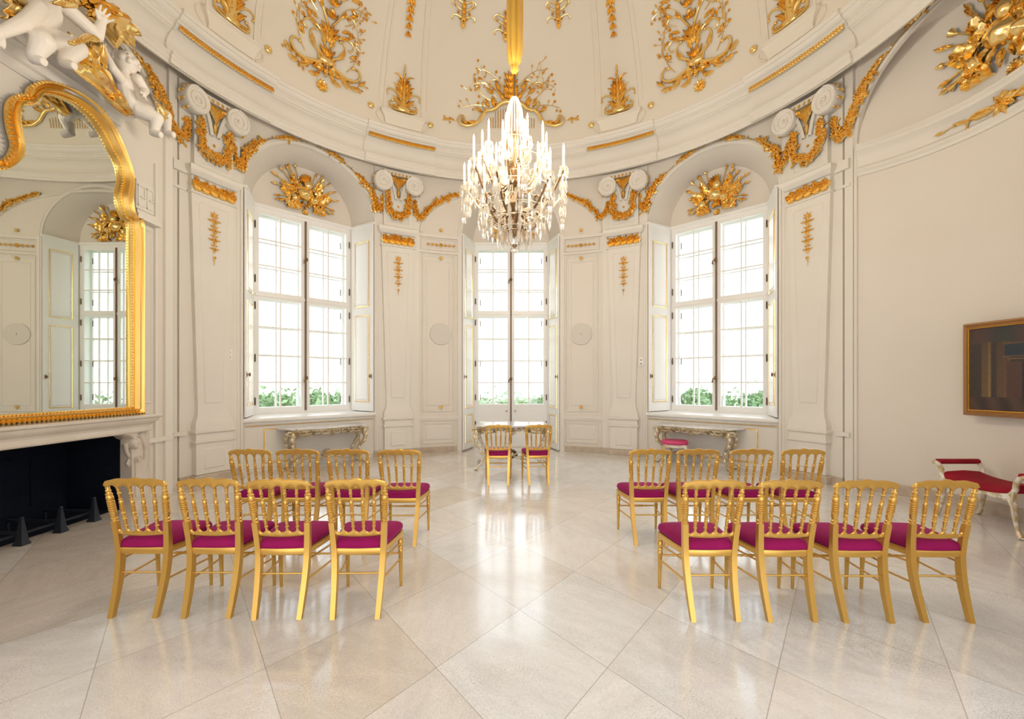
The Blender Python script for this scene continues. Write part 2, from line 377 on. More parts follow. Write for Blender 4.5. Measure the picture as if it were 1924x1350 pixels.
# dome and entablature
def lathe_ring(prof, a0=0, a1=360, n=160, dr=0.0):
    mb = MB(); full = a1 - a0 >= 360
    mb.grid([[tuple(cyl(a0 + (a1 - a0)*k/n, r - dr, z)) for k in range(n if full else n + 1)] for r, z in prof], full); return mb
prof = [(DR*cos(R_(p)), DZ + DH*sin(R_(p))) for p in range(0, 87, 3)] + [(.02, DZ + DH)]
tag(lathe_ring(prof).build('ceiling', M['dome'], None, 60), **S)
ENT = [(6.4, 6.15), (5.2, 6.15), (5.0, 6.10), (4.92, 6.02), (4.92, 5.96), (4.90, 5.93), (4.86, 5.92), (4.86, 5.97), (4.845, 5.98), (4.845, 6.03), (4.82, 6.05), (4.82, 6.075),
       (4.90, 6.085), (4.925, 6.12), (4.94, 6.20), (4.92, 6.28), (4.87, 6.345), (4.82, 6.37), (4.80, 6.375), (4.80, 6.395), (4.77, 6.41), (4.765, 6.45), (4.745, 6.46),
       (4.745, 6.485), (4.70, 6.50), (4.67, 6.535), (4.665, 6.555), (4.645, 6.56), (4.63, 6.585), (4.63, 6.615), (4.655, 6.63), (4.70, 6.63)]
tag(lathe_ring(ENT).build('trim_1', M['stucco'], None, 32), **S)
PIL = [-66.7, -28.0, 28.0, 66.7]
for k, c in enumerate(PIL):              # the cornice steps forward over each pair of pilasters
    hw = 8.6 if abs(c) < 40 else 9.4
    mb = lathe_ring(ENT[3:], c - hw, c + hw, 24, .045)
    for e in (c - hw, c + hw):
        mb.add([tuple(cyl(e, r - .045, z)) for r, z in ENT[3:]] + [tuple(cyl(e, 5.0, 6.63)), tuple(cyl(e, 5.0, 5.96))], [tuple(range(len(ENT[3:]) + 2))])
    tag(mb.build('trim_%d' % (k + 2), M['stucco'], None, 32), **S)

def pslab(mb, prof, nu=8, depth0=-.02):  # prof: (v, half-width, w)
    rows = []
    for v, h, w in prof:
        rows.append([(-h, v, depth0)] + [(-h + 2*h*i/nu, v, w) for i in range(nu + 1)] + [(h, v, depth0)])
    mb.grid(rows)
    for r in (rows[0], rows[-1]): mb.add(r, [tuple(range(len(r)))])
def ring_frame(mb, u0, u1, v0, v1, wd, h, w0=0.0, nu=6):   # moulded rectangular frame
    def corner(q): return [(u0 + q, v0 + q), (u1 - q, v0 + q), (u1 - q, v1 - q), (u0 + q, v1 - q)]
    sec = [(0, 0), (.15*wd, h*.7), (.4*wd, h), (.65*wd, h*.5), (.85*wd, h*.6), (wd, 0)]
    for side in range(4):
        rows = []
        for i in range(nu + 1):
            t = i/nu; row = []
            for q, hh in sec:
                c = corner(q); p, r = c[side], c[(side + 1) % 4]
                row.append((p[0] + (r[0] - p[0])*t, p[1] + (r[1] - p[1])*t, w0 + hh))
            rows.append(row)
        mb.grid(rows)
def raised(mb, u0, u1, v0, v1, h, w0=0.0, be=.02, nu=4):
    rows = []
    for v, q, hh in ((v0, 0, 0), (v0 + be, be, h), (v1 - be, be, h), (v1, 0, 0)):
        rows.append([(u0, v, w0)] + [(u0 + be + (u1 - u0 - 2*be)*i/nu, v, w0 + hh) for i in range(nu + 1)] + [(u1, v, w0)])
    mb.grid(rows)

tn = 6
SHAFT_T, SHAFT_B = .345, .245
for k, c in enumerate(PIL):
    mp = wallmap(c, 0); mb = MB(mp)
    pslab(mb, [(0, .48, .05), (6.0, .48, .05)])                                   # backing strip
    pslab(mb, [(.13, .295, .15), (.59, .295, .15), (.60, .31, .165), (.615, .325, .18), (.64, .325, .18), (.65, .30, .155), (.735, .295, .15), (.745, .31, .165), (.765, .335, .19), (.795, .335, .19), (.805, .31, .165),
               (.86, .31, .16), (.90, .305, .155), (.96, .28, .14), (1.02, .255, .125), (1.10, SHAFT_B, .12), (4.36, SHAFT_T, .12), (4.37, .375, .15), (4.395, .375, .15), (4.40, .35, .13), (4.615, .35, .13),
               (4.625, .38, .16), (4.66, .40, .19), (4.69, .425, .215), (4.75, .43, .225), (4.77, .40, .20), (4.78, .31, .13), (5.95, .31, .13)])
    raised(mb, -.17, .17, .20, .52, .016, .15)
    rows = []
    for v, h in ((1.20, 0), (1.22, 1), (4.24, 1), (4.26, 0)):                     # tapering raised field
        hw = .15 + (.245 - .15)*(v - 1.2)/3.06
        rows.append([(-hw, v, .12)] + [(-(hw - .02) + 2*(hw - .02)*i/4, v, .12 + .014*h) for i in range(5)] + [(hw, v, .12)])
    mb.grid(rows)
    rows = []
    ring_frame(mb, -.24, .24, 4.86, 5.5, .03, .012, .13)
    tag(mb.build('trim_%d' % tn, M['stucco'], None, 30), **S); tn += 1
    mb = MB(mp); pslab(mb, [(0, .33, .18), (.10, .33, .18), (.125, .31, .16)]); pslab(mb, [(0, .49, .07), (.11, .49, .07), (.125, .48, .055)])
    tag(mb.build('baseboard_' + ('left', 'left_back', 'right_back', 'right')[k], M['plinth'], None, 30), **S)

# dado, casings and panels around the door bay
mb = MB(wallmap(0, 0))
for s_ in (-1, 1):
    R5 = 5.17; u0, u1 = s_*R_(12.9)*R5, s_*R_(22.8)*R5; lo, hi = min(u0, u1), max(u0, u1)
    ring_frame(mb, lo + .07, hi - .10, .19, .66, .05, .022); raised(mb, lo + .15, hi - .18, .27, .58, .014)
    mb.box(lo, hi, .70, .74, -.01, .03, 6); mb.box(lo, hi, .74, .80, -.01, .05, 6)
    ring_frame(mb, lo + .07, hi - .10, .88, 4.34, .06, .026); ring_frame(mb, lo + .17, hi - .20, 1.02, 4.2, .035, .014)
    mb.box(lo, hi, 4.36, 4.40, -.01, .05, 6); ring_frame(mb, lo + .05, hi - .08, 4.42, 4.68, .025, .018); mb.box(lo, hi, 4.70, 4.76, -.01, .05, 6)
    c = s_*R_(12.25)*R5; d = s_*.10
    mb.box(min(c, c + d), max(c, c + d), 0, SP, -.01, .045, 1); mb.box(min(c + d*.3, c + d*.7), max(c + d*.3, c + d*.7), 0, SP, .04, .06, 1)
def arch_band(mb, half, rise, z0, off, wd, h, e=2.0, g=2.0, n=40):
    rows = []
    for i in range(n + 1):
        t = -cos(pi*i/n); u = t*half; v = z0 + rise*max(0, 1 - abs(t)**e)**(1/g)
        a = math.atan2(sin(pi*i/n)*rise, t*half) if False else math.atan2((v - z0)/rise**2, t/half)
        nx, ny = cos(a), sin(a)
        rows.append([(u + nx*q, v + ny*q, hh) for q, hh in ((off, -.01), (off + .002, h), (off + wd*.4, h*.7), (off + wd*.6, h*1.3), (off + wd, h), (off + wd + .002, -.01))])
    mb.grid(rows)
arch_band(mb, R_(12.25)*5.17, 1.12, SP, .0, .09, .035)
arch_band(mb, R_(21.9)*5.17, 1.02, SP, 0, .06, .03)
tag(mb.build('trim_%d' % tn, M['stucco'], None, 30), **S); tn += 1
mb = MB(wallmap(0, 0))
for s_ in (-1, 1):
    c = s_*R_(17.4)*5.17
    mb.grid([[(c + r*cos(2*pi*k/32), 2.60 + r*sin(2*pi*k/32), h) for k in range(32)] for r, h in ((.245, .0), (.24, .03), (.01, .031))], True)
tag(mb.build('trim_%d' % tn, M['medal'], None, 30), **S); tn += 1
mb = MB(wallmap(0, 0))
for s_ in (-1, 1):
    lo, hi = sorted((s_*R_(12.9)*5.17, s_*R_(23)*5.17)); mb.box(lo, hi, 0, .12, -.01, .035, 6)
tag(mb.build('baseboard_back', M['plinth'], None, 30), **S)
for s_, side in ((-1, 'left'), (1, 'right')):
    c = s_*sum(WO)/2; mb = MB(wallmap(c, 0)); hw = R_((WO[1] - WO[0])/2)*5.17
    arch_band(mb, hw, 1.12, SP, 0, .09, .035)
    for q in (-1, 1):
        lo, hi = sorted((q*hw, q*(hw + .13))); mb.box(lo, hi, 0, SP, -.01, .04); lo, hi = sorted((q*(hw + .03), q*(hw + .06))); mb.box(lo, hi, 0, SP, .03, .065)
        lo, hi = sorted((q*(hw + .09), q*(hw + .115))); mb.box(lo, hi, 0, SP, .03, .055)
    tag(mb.build('trim_%d' % tn, M['stucco'], None, 30), **S); tn += 1
    # side bay corner strips, dado ends and niche cornice
    mb = MB(wallmap(s_*73.0, 0)); mb.box(-.06, .06, 0, 6.05, -.01, .05); mb.box(s_*.085 - .02, s_*.085 + .02, 0, 4.9, -.02, .035)
    lo, hi = sorted((-s_*.18, s_*.03)); mb.box(lo, hi, .74, .80, -.01, .09); mb.box(lo, hi, 4.62, 4.76, -.01, .10); mb.box(lo, hi, 4.37, 4.41, -.01, .07)
    tag(mb.build('trim_%d' % tn, M['stucco'], None, 30), **S); tn += 1
    mb = MB(wallmap(s_*90, 0)); arch_band(mb, R_(15.8)*5.17, 1.20, 4.88, 0, .07, .035, 2.6, 2.2)
    pts = NR if s_ > 0 else NL
    rows = []
    cx = s_*(5.57 - 1.96)
    for x, y in pts:
        d = Vector((cx - x, CY - y, 0)).normalized()
        rows.append([(x + d.x*o, y + d.y*o, z) for o, z in ((-.01, 4.46), (.03, 4.465), (.035, 4.50), (.06, 4.53), (.06, 4.56), (.02, 4.60), (.02, 4.70), (.05, 4.76), (.10, 4.80), (.10, 4.84), (.12, 4.86), (.12, 4.89), (.03, 4.92), (-.01, 4.92))])
    m2 = MB(); m2.grid(rows)
    mb.v += m2.v; o = len(mb.v) - len(m2.v); mb.f += [tuple(i + o for i in q) for q in m2.f]
    tag(mb.build('trim_%d' % tn, M['stucco'], None, 30), **S); tn += 1
    m2 = MB(); rows = []
    for x, y in pts:
        d = Vector((cx - x, CY - y, 0)).normalized(); rows.append([(x + d.x*o, y + d.y*o, z) for o, z in ((-.01, 0), (.04, 0), (.04, .13), (.025, .145), (-.01, .145))])
    m2.grid(rows); tag(m2.build('baseboard_niche_' + side, M['plinth'], None, 30), **S)

# dome panels: double mouldings beside each pilaster panel, consoles at their feet
mb = MB()
def dome_line(mb, th_base, th_top, p0, p1, wd, h, n=26):
    rows = []
    for i in range(n + 1):
        t = i/n; ph = p0 + (p1 - p0)*t; th = th_base + (th_top - th_base)*t; f = domemap(th, ph)
        rows.append([tuple(f(q*wd, 0, hh)) for q, hh in ((-.5, -.005), (-.4, h), (0, h*.7), (.4, h), (.5, -.005))])
    mb.grid(rows)
def dome_arc(mb, th0, th1, ph, wd, h, n=24):
    rows = []
    for i in range(n + 1):
        f = domemap(th0 + (th1 - th0)*i/n, ph); rows.append([tuple(f(0, q*wd, hh)) for q, hh in ((-.5, -.005), (-.4, h), (.4, h), (.5, -.005))])
    mb.grid(rows)
for c in PIL + [-113.3, 113.3, -152, 152]:
    for q in (-1, 1):
        dome_line(mb, c + q*4.7, c + q*3.2, 3.5, 80, .05, .02); dome_line(mb, c + q*6.0, c + q*4.6, 6.5, 72, .025, .012)
for c, hw in ((-47.2, 12.2), (47.2, 12.2), (0, 20.8)):
    pass
tag(mb.build('trim_%d' % tn, M['dome'], None, 40), **S); tn += 1
mb = MB()
for c in PIL:
    f = domemap(c, 0); mb.m = f
    pslab(mb, [(.06, .36, .03), (.10, .37, .06), (.20, .40, .07), (.27, .45, .09), (.285, .47, .12), (.315, .47, .12), (.325, .42, .06)], 10)
    for q in (-1, 1):
        mb.scroll(q*.40, .055, pi/2 - q*.9, .34, q*3.6, .018, .012, 16, ball=False)
mb.m = ident
tag(mb.build('trim_%d' % tn, M['dome'], None, 40), **S); tn += 1

# ------------------------------------------------------------------ windows and the glazed door
UP = (4.67, 4.205, 3.72, 3.23); LO = (3.09, 2.57, 2.04, 1.53, 1.06)
def casement(f, u0, u1, zs, w0, name, parent, stile=.065, bot=.10, top=.055, th=.045, kick=None):
    """one glazed leaf: frame with two columns of panes; zs = glazing lines from top to bottom"""
    mb = MB(f); a, c = u0 + stile, u1 - stile; zt, zb = zs[0], zs[-1]; base = kick if kick is not None else zb - bot
    mb.box(u0, a, base, zt + top, w0, w0 + th); mb.box(c, u1, base, zt + top, w0, w0 + th)
    mb.box(a, c, zt, zt + top, w0, w0 + th); mb.box(a, c, zb - bot, zb, w0, w0 + th)
    if kick is not None:
        mb.box(a, c, kick, zb - bot, w0 + .008, w0 + th - .015); mb.box(a, c, kick, kick + .12, w0, w0 + th)
    mid = (a + c)/2; mb.box(mid - .014, mid + .014, zb, zt, w0 + .008, w0 + th - .006)
    for z in zs[1:-1]: mb.box(a, c, z - .013, z + .013, w0 + .006, w0 + th - .008)
    o = mb.build(name, M['white'], parent, 30)
    g = MB(f); g.add([(a, zb, w0 + .02), (c, zb, w0 + .02), (c, zt, w0 + .02), (a, zt, w0 + .02)], [(0, 1, 2, 3)])
    g.build('pane', M['glass'], o, None)
    return o
def window(nm, al, hw, door=False, detail=True):
    f = planemap(al, WR); root = thing(nm, None, None, tuple(f(0, 0 if door else SILL, 0)), kind='structure')
    zb = .05 if door else SILL
    mb = MB(f); fw = .07
    mb.box(-hw, -hw + fw, zb, SP, -.32, .03); mb.box(hw - fw, hw, zb, SP, -.32, .03); mb.box(-hw + fw, hw - fw, SP - .075, SP, -.32, .03)
    mb.box(-hw + fw, hw - fw, 3.135, 3.185, -.10, .045); mb.box(-hw + fw, hw - fw, zb - (.05 if door else .0), zb + .05, -.32, .02)
    mb.box(-hw - .02, hw + .02, SP - .02, SP + .035, -.02, .07)
    mb.box(-.028, .028, zb + .05, SP - .075, -.07, .0)
    fr = mb.build('window_frame', M['white'], root, 30)
    for s_ in (-1, 1):
        u0, u1 = sorted((s_*.018, s_*(hw - fw)))
        casement(f, u0, u1, UP, -.02, 'upper_casement', root, bot=.045)
        lo = (3.09, 2.57, 2.05, 1.53, 1.02) if door else LO
        casement(f, u0, u1, lo, -.02, 'lower_casement', root, bot=.10 if not door else .06, kick=.10 if door else None)
        casement(f, u0, u1, UP, -.26, 'outer_casement', root, bot=.045, stile=.05); casement(f, u0, u1, lo, -.26, 'outer_casement', root, bot=.10, stile=.05, kick=.1 if door else None)
        if detail:
            for z in (4.45, 3.45, 2.95, 1.98, 1.18) + ((.55,) if door else ()):
                h = MB(f); u = s_*(hw - fw + .004); h.tube([(u, z - .075, .035), (u, z - .055, .035), (u, z + .055, .035), (u, z + .075, .035)], [.004, .013, .013, .004], 8); h.build('hinge', M['hinge'], root)
                if z in (4.45, 3.45, 2.95, 1.98, 1.18):
                    h = MB(f); u = s_*(hw - fw - .10); h.tube([(u, z - .07, -.16), (u, z + .07, -.16)], .011, 6); h.build('hinge', M['hinge'], root)
    mb = MB(f); mb.box(-.018, .018, zb + .05, SP - .08, .024, .045); mb.tube([(0, zb + .06, .055), (0, SP - .09, .055)], .009, 8)
    mb.build('espagnolette_bolt', M['bolt'], root, 40)
    for z in (3.96, 1.62):
        h = MB(f); h.ball((0, z, .07), .035, 10, 6, (1, 1.2, .7)); h.tube([(0, z, .09), (-.045, z - .02, .105), (-.05, z - .09, .10)], [.012, .012, .016], 8); h.build('bolt_handle', M['bronze'], root)
    if not door:
        mb = MB(f); R = 5.02; d = WR - R; ua, ub = (-1.30, 1.14) if -90 < al < 0 or al > 90 else (-1.14, 1.30)
        mb.box(-hw - .02, hw + .02, SILL - .07, SILL + .012, -.05, .10)
        
        # deep sill board with rounded nose following the splay
        nose = [(.0, SILL - .085), (.015, SILL - .09), (.055, SILL - .075), (.065, SILL - .045), (.05, SILL - .02), (.0, SILL - .012)]
        rows = [[(q, z, d + o) for o, z in nose] for q in (ua, ub)]
        mb.grid(rows, True, True); mb.add([(ua, SILL - .012, d), (ub, SILL - .012, d), (1.0, SILL - .005, .08), (-1.0, SILL - .005, .08)], [(0, 1, 2, 3)])
        mb.build('window_sill', M['white'], root, 35)
        # panelled breast under the sill with gilt borders
        mb = MB(f); mb.box(ua, ub, 0, SILL - .085, d - .06, d); ring_frame(mb, ua + .02, ub - .02, .05, .82, .03, .01, d)
        mb.build('window_breast', M['stucco'], root, 35)
        mb = MB(f)
        mb.box(ua + .03, ub - .03, .775, .787, d, d + .016); ring_frame(mb, ua + .33, ub - .33, .12, .72, .022, .016, d)
        mb.build('gilt_moulding', M['gold'], root, 35)
    else:
        mb = MB(f); mb.box(-1.06, 1.06, 0, .03, -.1, .10); mb.build('threshold', M['mantel'], root, 30)
        for s_ in (-1, 1):
            h = MB(f); h.tube([(s_*.10, .86, .03), (s_*.10, .86, .06)], .008, 8); h.ball((s_*.10, .86, .07), .016, 8, 6); h.build('door_knob', M['bronze'], root)
    return root
window('window_1', -WA, WHW); window('window_2', WA, WHW); window('door_1', 0, .905, True)
window('fill_window_1', -(180 - WA), WHW, detail=False); window('fill_window_2', 180 - WA, WHW, detail=False)  # unseen rear windows, added to throw fill daylight on the front walls
L = bpy.data.lights.new('daylight_portal', 'AREA'); L.shape = 'RECTANGLE'; L.size = 3.6; L.size_y = 3.6; L.cycles.is_portal = True
lo = bpy.data.objects.new('daylight_portal', L); COL.objects.link(lo); lo.location = (0, -3.25, 1.8); lo.rotation_euler = (pi/2, 0, pi); lo['kind'] = 'helper'  # open passage end behind the camera, added to let in frontal daylight
for al in (-WA, 0, WA, 180 - WA, WA - 180):                                  # the openings guide the daylight sampling
    L = bpy.data.lights.new('daylight_portal', 'AREA'); L.shape = 'RECTANGLE'; L.size = 1.95; L.size_y = 4.75 if al == 0 else 3.9
    L.cycles.is_portal = True; lo = bpy.data.objects.new('daylight_portal', L); COL.objects.link(lo)
    lo.location = planemap(al, WR + .36)(0, (SP + (.05 if al == 0 else SILL))/2, 0)
    lo.rotation_euler = (pi/2, 0, -R_(al) + pi); lo['kind'] = 'helper'
    lo.rotation_euler = (Vector((sin(R_(al)), cos(R_(al)), 0))).to_track_quat('Z', 'Y').to_euler()

def shutter(al, th_edge, hw, s_, zb, label, knob=True):
    """folded shutter lying in the splay, from the window frame to the wall opening"""
    f = planemap(al, WR); p0 = f(s_*(hw + .0), 0, .05); p1 = cyl(th_edge, 5.13, 0); c3 = Vector((0, CY, 0))
    d = (p1 - p0); d.z = 0; Ln = d.length; e = d/Ln; n = Vector((-e.y, e.x, 0))
    if n.dot(c3 - p0) < 0: n = -n
    g = lambda u, v, w: Vector((p0.x + e.x*u + n.x*(w + .012), p0.y + e.y*u + n.y*(w + .012), v))
    zt = SP - .015; root = thing('window_shutter', label, 'shutter', tuple(g(Ln/2, zb, 0)), group='shutters folded into the window splays')
    mb = MB(g); mb.box(.0, Ln, zb, zt, .0, .028)
    m = (.12, Ln - .10) if Ln > .5 else (.075, Ln - .085)
    seg = [(zb + .18, 2.93 if zb > .5 else .84), (3.10, zt - .32)] if zb > .5 else [(zb + .14, .80), (.95, 2.83), (3.0, zt - .25)]
    for a, c in seg: raised(mb, m[0] + .04, m[1] - .04, a + .05, c - .05, .012, .028, .015)
    mb.build('shutter_panel', M['white'], root, 30)
    for a, c in seg:
        k = MB(g); ring_frame(k, m[0], m[1], a, c, .022, .012, .028); k.build('gilt_moulding', M['gold'], root, 35)
    mb = MB(g); mb.box(-.01, Ln + .03, zt, zt + .04, -.01, .05); mb.build('top_rail', M['white'], root, 30)
    if knob:
        k = MB(g); u = Ln - .045; z = 1.66; k.grid([[(u + .018*cos(a), z + .05*sin(a), w_) for a in [2*pi*i/12 for i in range(12)]] for w_ in (.028, .034)], True, True)
        k.tube([(u, z, .03), (u, z, .065), (u - .0, z - .0, .07)], .007, 8); k.ball((u, z, .075), .016, 8, 6, (1, 2.2, 1)); k.build('handle', M['bronze'], root)
    return root
for s_, wl in ((-1, 'west'), (1, 'east')):
    nm = 'left' if s_ < 0 else 'right'
    shutter(s_*WA, s_*WO[1], WHW, s_, SILL + .01, 'narrow gilt-panelled white shutter at the outer side of the %s window' % nm)
    shutter(s_*WA, s_*WO[0], WHW, -s_, SILL + .01, 'white shutter with gilt-edged panels at the inner side of the %s window' % nm)
    shutter(0, s_*12.25, .905, s_, .03, 'full-height white gilt-panelled shutter %s of the glazed door' % nm)

# ------------------------------------------------------------------ outdoors
b = MB(); b.add([(-160, 12.5, -6.5), (160, 12.5, -6.5), (160, 260, -6.5), (-160, 260, -6.5)], [(0, 1, 2, 3)]); tag(b.build('ground', M['grass'], None, None), **S)
rt = random.Random(5)
def tree_mesh(seed, h=7.0, wd=5.0):
    r = random.Random(seed); V = []; Fc = []
    clumps = [(r.uniform(-.5, .5)*wd, r.uniform(-.5, .5)*wd, h*r.uniform(.35, .92), r.uniform(.12, .22)*wd) for _ in range(26)]
    mb = MB()
    for x, y, z, q in clumps:
        sc_ = 1 - .35*max(0, (z/h - .6))*2; x *= sc_; y *= sc_
        for _ in range(85):
            a, c = r.uniform(0, 2*pi), math.acos(r.uniform(-1, 1)); rr = q*r.uniform(.6, 1.05)
            p = Vector((x + rr*sin(c)*cos(a), y + rr*sin(c)*sin(a), z + rr*cos(c)*.8)); s1 = Vector((r.uniform(-1, 1), r.uniform(-1, 1), r.uniform(-1, 1))).normalized()*.22; s2 = s1.cross(Vector((r.uniform(-1, 1), r.uniform(-1, 1), r.uniform(-1, 1)))).normalized()*.15
            mb.add([p - s1, p + s2, p + s1, p - s2], [(0, 1, 2, 3)])
    tk = MB(); tk.tube([(0, 0, 0), (.1, 0, h*.35), (0, .1, h*.7)], [.22, .16, .07], 8)
    for k in range(5):
        a = 2*pi*k/5; tk.tube([(.05, 0, h*.35), (.5*wd*.5*cos(a), .5*wd*.5*sin(a), h*.6)], [.08, .04], 6)
    return mb, tk
protos = []
for k in range(3):
    t = thing('tree', 'x', 'tree', (0, 0, -6.5)); c_, k_ = tree_mesh(k + 1)
    c_.build('crown', M['leaf'], t, None, world=False); k_.build('trunk', M['bark'], t, 60, world=False); protos.append(t)
spots = [  # photo column, distance, scale, which window, what sets it apart
    (482, 34, 736, 0, 'pale green tree behind the lower outer panes of the left window'), (508, 52, 724, 1, 'round green tree behind the left window, second from its outer edge'),
    (545, 26, 722, 2, 'bushy green tree close behind the middle of the left window'), (590, 44, 726, 0, 'dense green tree just beyond the bolt of the left window'),
    (622, 60, 722, 1, 'light green tree behind the inner casement of the left window'), (648, 34, 728, 2, 'small pale tree at the inner edge of the left window'),
    (912, 48, 748, 0, 'low green tree behind the left leaf of the glazed door'), (932, 70, 754, 1, 'distant pale tree behind the middle of the glazed door'), (988, 32, 735, 2, 'green tree behind the right leaf of the glazed door, nearer its bolt'), (1015, 56, 734, 0, 'bluish green tree behind the right leaf of the glazed door, nearer its hinges'),
    (1283, 44, 716, 1, 'tall pale green tree at the inner edge of the right window'), (1310, 60, 722, 2, 'rounded green tree in the inner casement of the right window'), (1380, 52, 730, 0, 'small green tree just right of the bolt in the right window'), (1405, 34, 736, 1, 'bright green bushy tree low in the outer casement of the right window'), (1432, 75, 726, 2, 'distant pale tree at the outer edge of the right window')]
used = set()
for x, D, yt, k, lab in spots:
    s1 = (8.01 - (yt - 720)*D/855)/7.6
    t = protos[k] if k not in used else copy_tree(protos[k]); used.add(k)
    t.location = ((x - 960)/F*D, D, -6.5); t.scale = (s1, s1, s1); t.rotation_euler[2] = rt.uniform(0, 6); tag(t, lab, 'tree', 'trees in the park beyond the windows')
# a second row makes up the far tree line
mb = MB()
for k in range(150):
    a = R_(-62 + 124*k/150 + rt.uniform(-1, 1)); D = rt.uniform(95, 150); x, y = D*sin(a), D*cos(a); q = rt.uniform(2.5, 5)
    for j in range(40):
        p = Vector((x + rt.gauss(0, q*.5), y + rt.gauss(0, q*.5), -6.5 + abs(rt.gauss(0, 1))*q*.55 + 1)); s1 = Vector((rt.uniform(-1, 1), rt.uniform(-1, 1), rt.uniform(-1, 1))).normalized()*.9
        mb.add([p - s1, p + Vector((s1.y, -s1.z, s1.x)), p + s1], [(0, 1, 2)])
tag(mb.build('treeline', M['leaf'], None, None), 'far band of woodland on the horizon beyond all three windows', 'trees', kind='stuff')

# ------------------------------------------------------------------ gilded stucco ornaments
rg = random.Random(11)
POS = {-66.7: 'pilaster beside the fireplace', -28.0: 'pilaster left of the door', 28.0: 'pilaster right of the door', 66.7: 'pilaster beside the painting wall'}
def capital(c):
    mp = wallmap(c, 0); root = thing('pilaster_capital', 'white scrolled capital with gilt acanthus on the ' + POS[c], 'capital', tuple(mp(0, 5.3, .13)), group='scrolled capitals under the cornice')
    for s_ in (-1, 1):
        mb = MB(mp); cu, cv = s_*.335, (5.72 if abs(c) > 40 else 5.665)
        # spiral volute: disc with a raised coil, and the bolster behind it
        mb.grid([[(cu + r*cos(2*pi*k/28), cv + r*sin(2*pi*k/28), h) for k in range(28)] for r, h in ((.175, .05), (.185, .10), (.20, .16), (.20, .24), (.19, .26), (.172, .25), (.005, .235))], True)
        pts = []; rr = []
        for i in range(61):
            t = i/60; a = pi/2 - s_*t*2*pi*2.3; rad = .172*(1 - t)**.85 + .012; pts.append((cu + rad*cos(a), cv + rad*sin(a), .25)); rr.append(.023*(1 - .55*t))
        mb.tube(pts, rr, 6); mb.ball((cu, cv, .25), .022, 8, 6)
        # band that sweeps from the volute down to the middle
        rows = []
        for i in range(15):
            t = i/14; u = s_*(.30 - .235*math.sqrt(t)); v = 5.81 - .05*t - .42*t*t
            u = s_*(.33 - .28*t**.6); rows.append([(u - .028, v, .13), (u - .028, v, .20 - .03*t), (u, v, .225 - .04*t), (u + .028, v, .20 - .03*t), (u + .028, v, .13)])
        mb.grid(rows); mb.build('volute', M['stucco'], root, 40)
        g = MB(mp)                                       # gilt husks on the outer face of the bolster
        for q in range(4):
            a = -.9 + q*.6; u = cu + s_*.20*cos(a); v = cv + .20*sin(a)
            g.ball((u, v, .14), .028, 7, 5, (.7, 1, 2.0)); g.ball((u, v, .20), .02, 6, 4)
        g.build('gilt_husks', M['gold'], root, 50)
    mb = MB(mp); mb.box(-.33, .33, 5.82, 5.90, .02, .22, 6); mb.build('abacus', M['stucco'], root, 30)
    g = MB(mp)
    for q in range(9):
        g.flower(-.32 + .08*q, 5.845, .03, .02, 5, .22)
    for a in (-1.1, -.75, -.4, 0, .4, .75, 1.1): g.leaf(a*.13, 5.84, -pi/2 - a*.12, .36 - abs(a)*.16, .085, .04, .17, -a*.5, 8)
    for s_ in (-1, 1): g.leaf(s_*.10, 5.78, (0 if s_ > 0 else pi) - s_*.5, .17, .07, .03, .19, s_*.9)
    for s_ in (-1, 1): g.scroll(s_*.05, 5.76, 0 if s_ > 0 else pi, .22, -s_*2.6, .018, .010, 12, .16); g.leaf(s_*.04, 5.74, pi/2 - s_*1.2, .16, .07, .03, .18)
    g.leaf(0, 5.58, -pi/2, .20, .09, .03, .15); g.flower(0, 5.44, .055, .03, 6, .14)
    g.build('gilt_acanthus', M['gold'], root, 50)
    return root
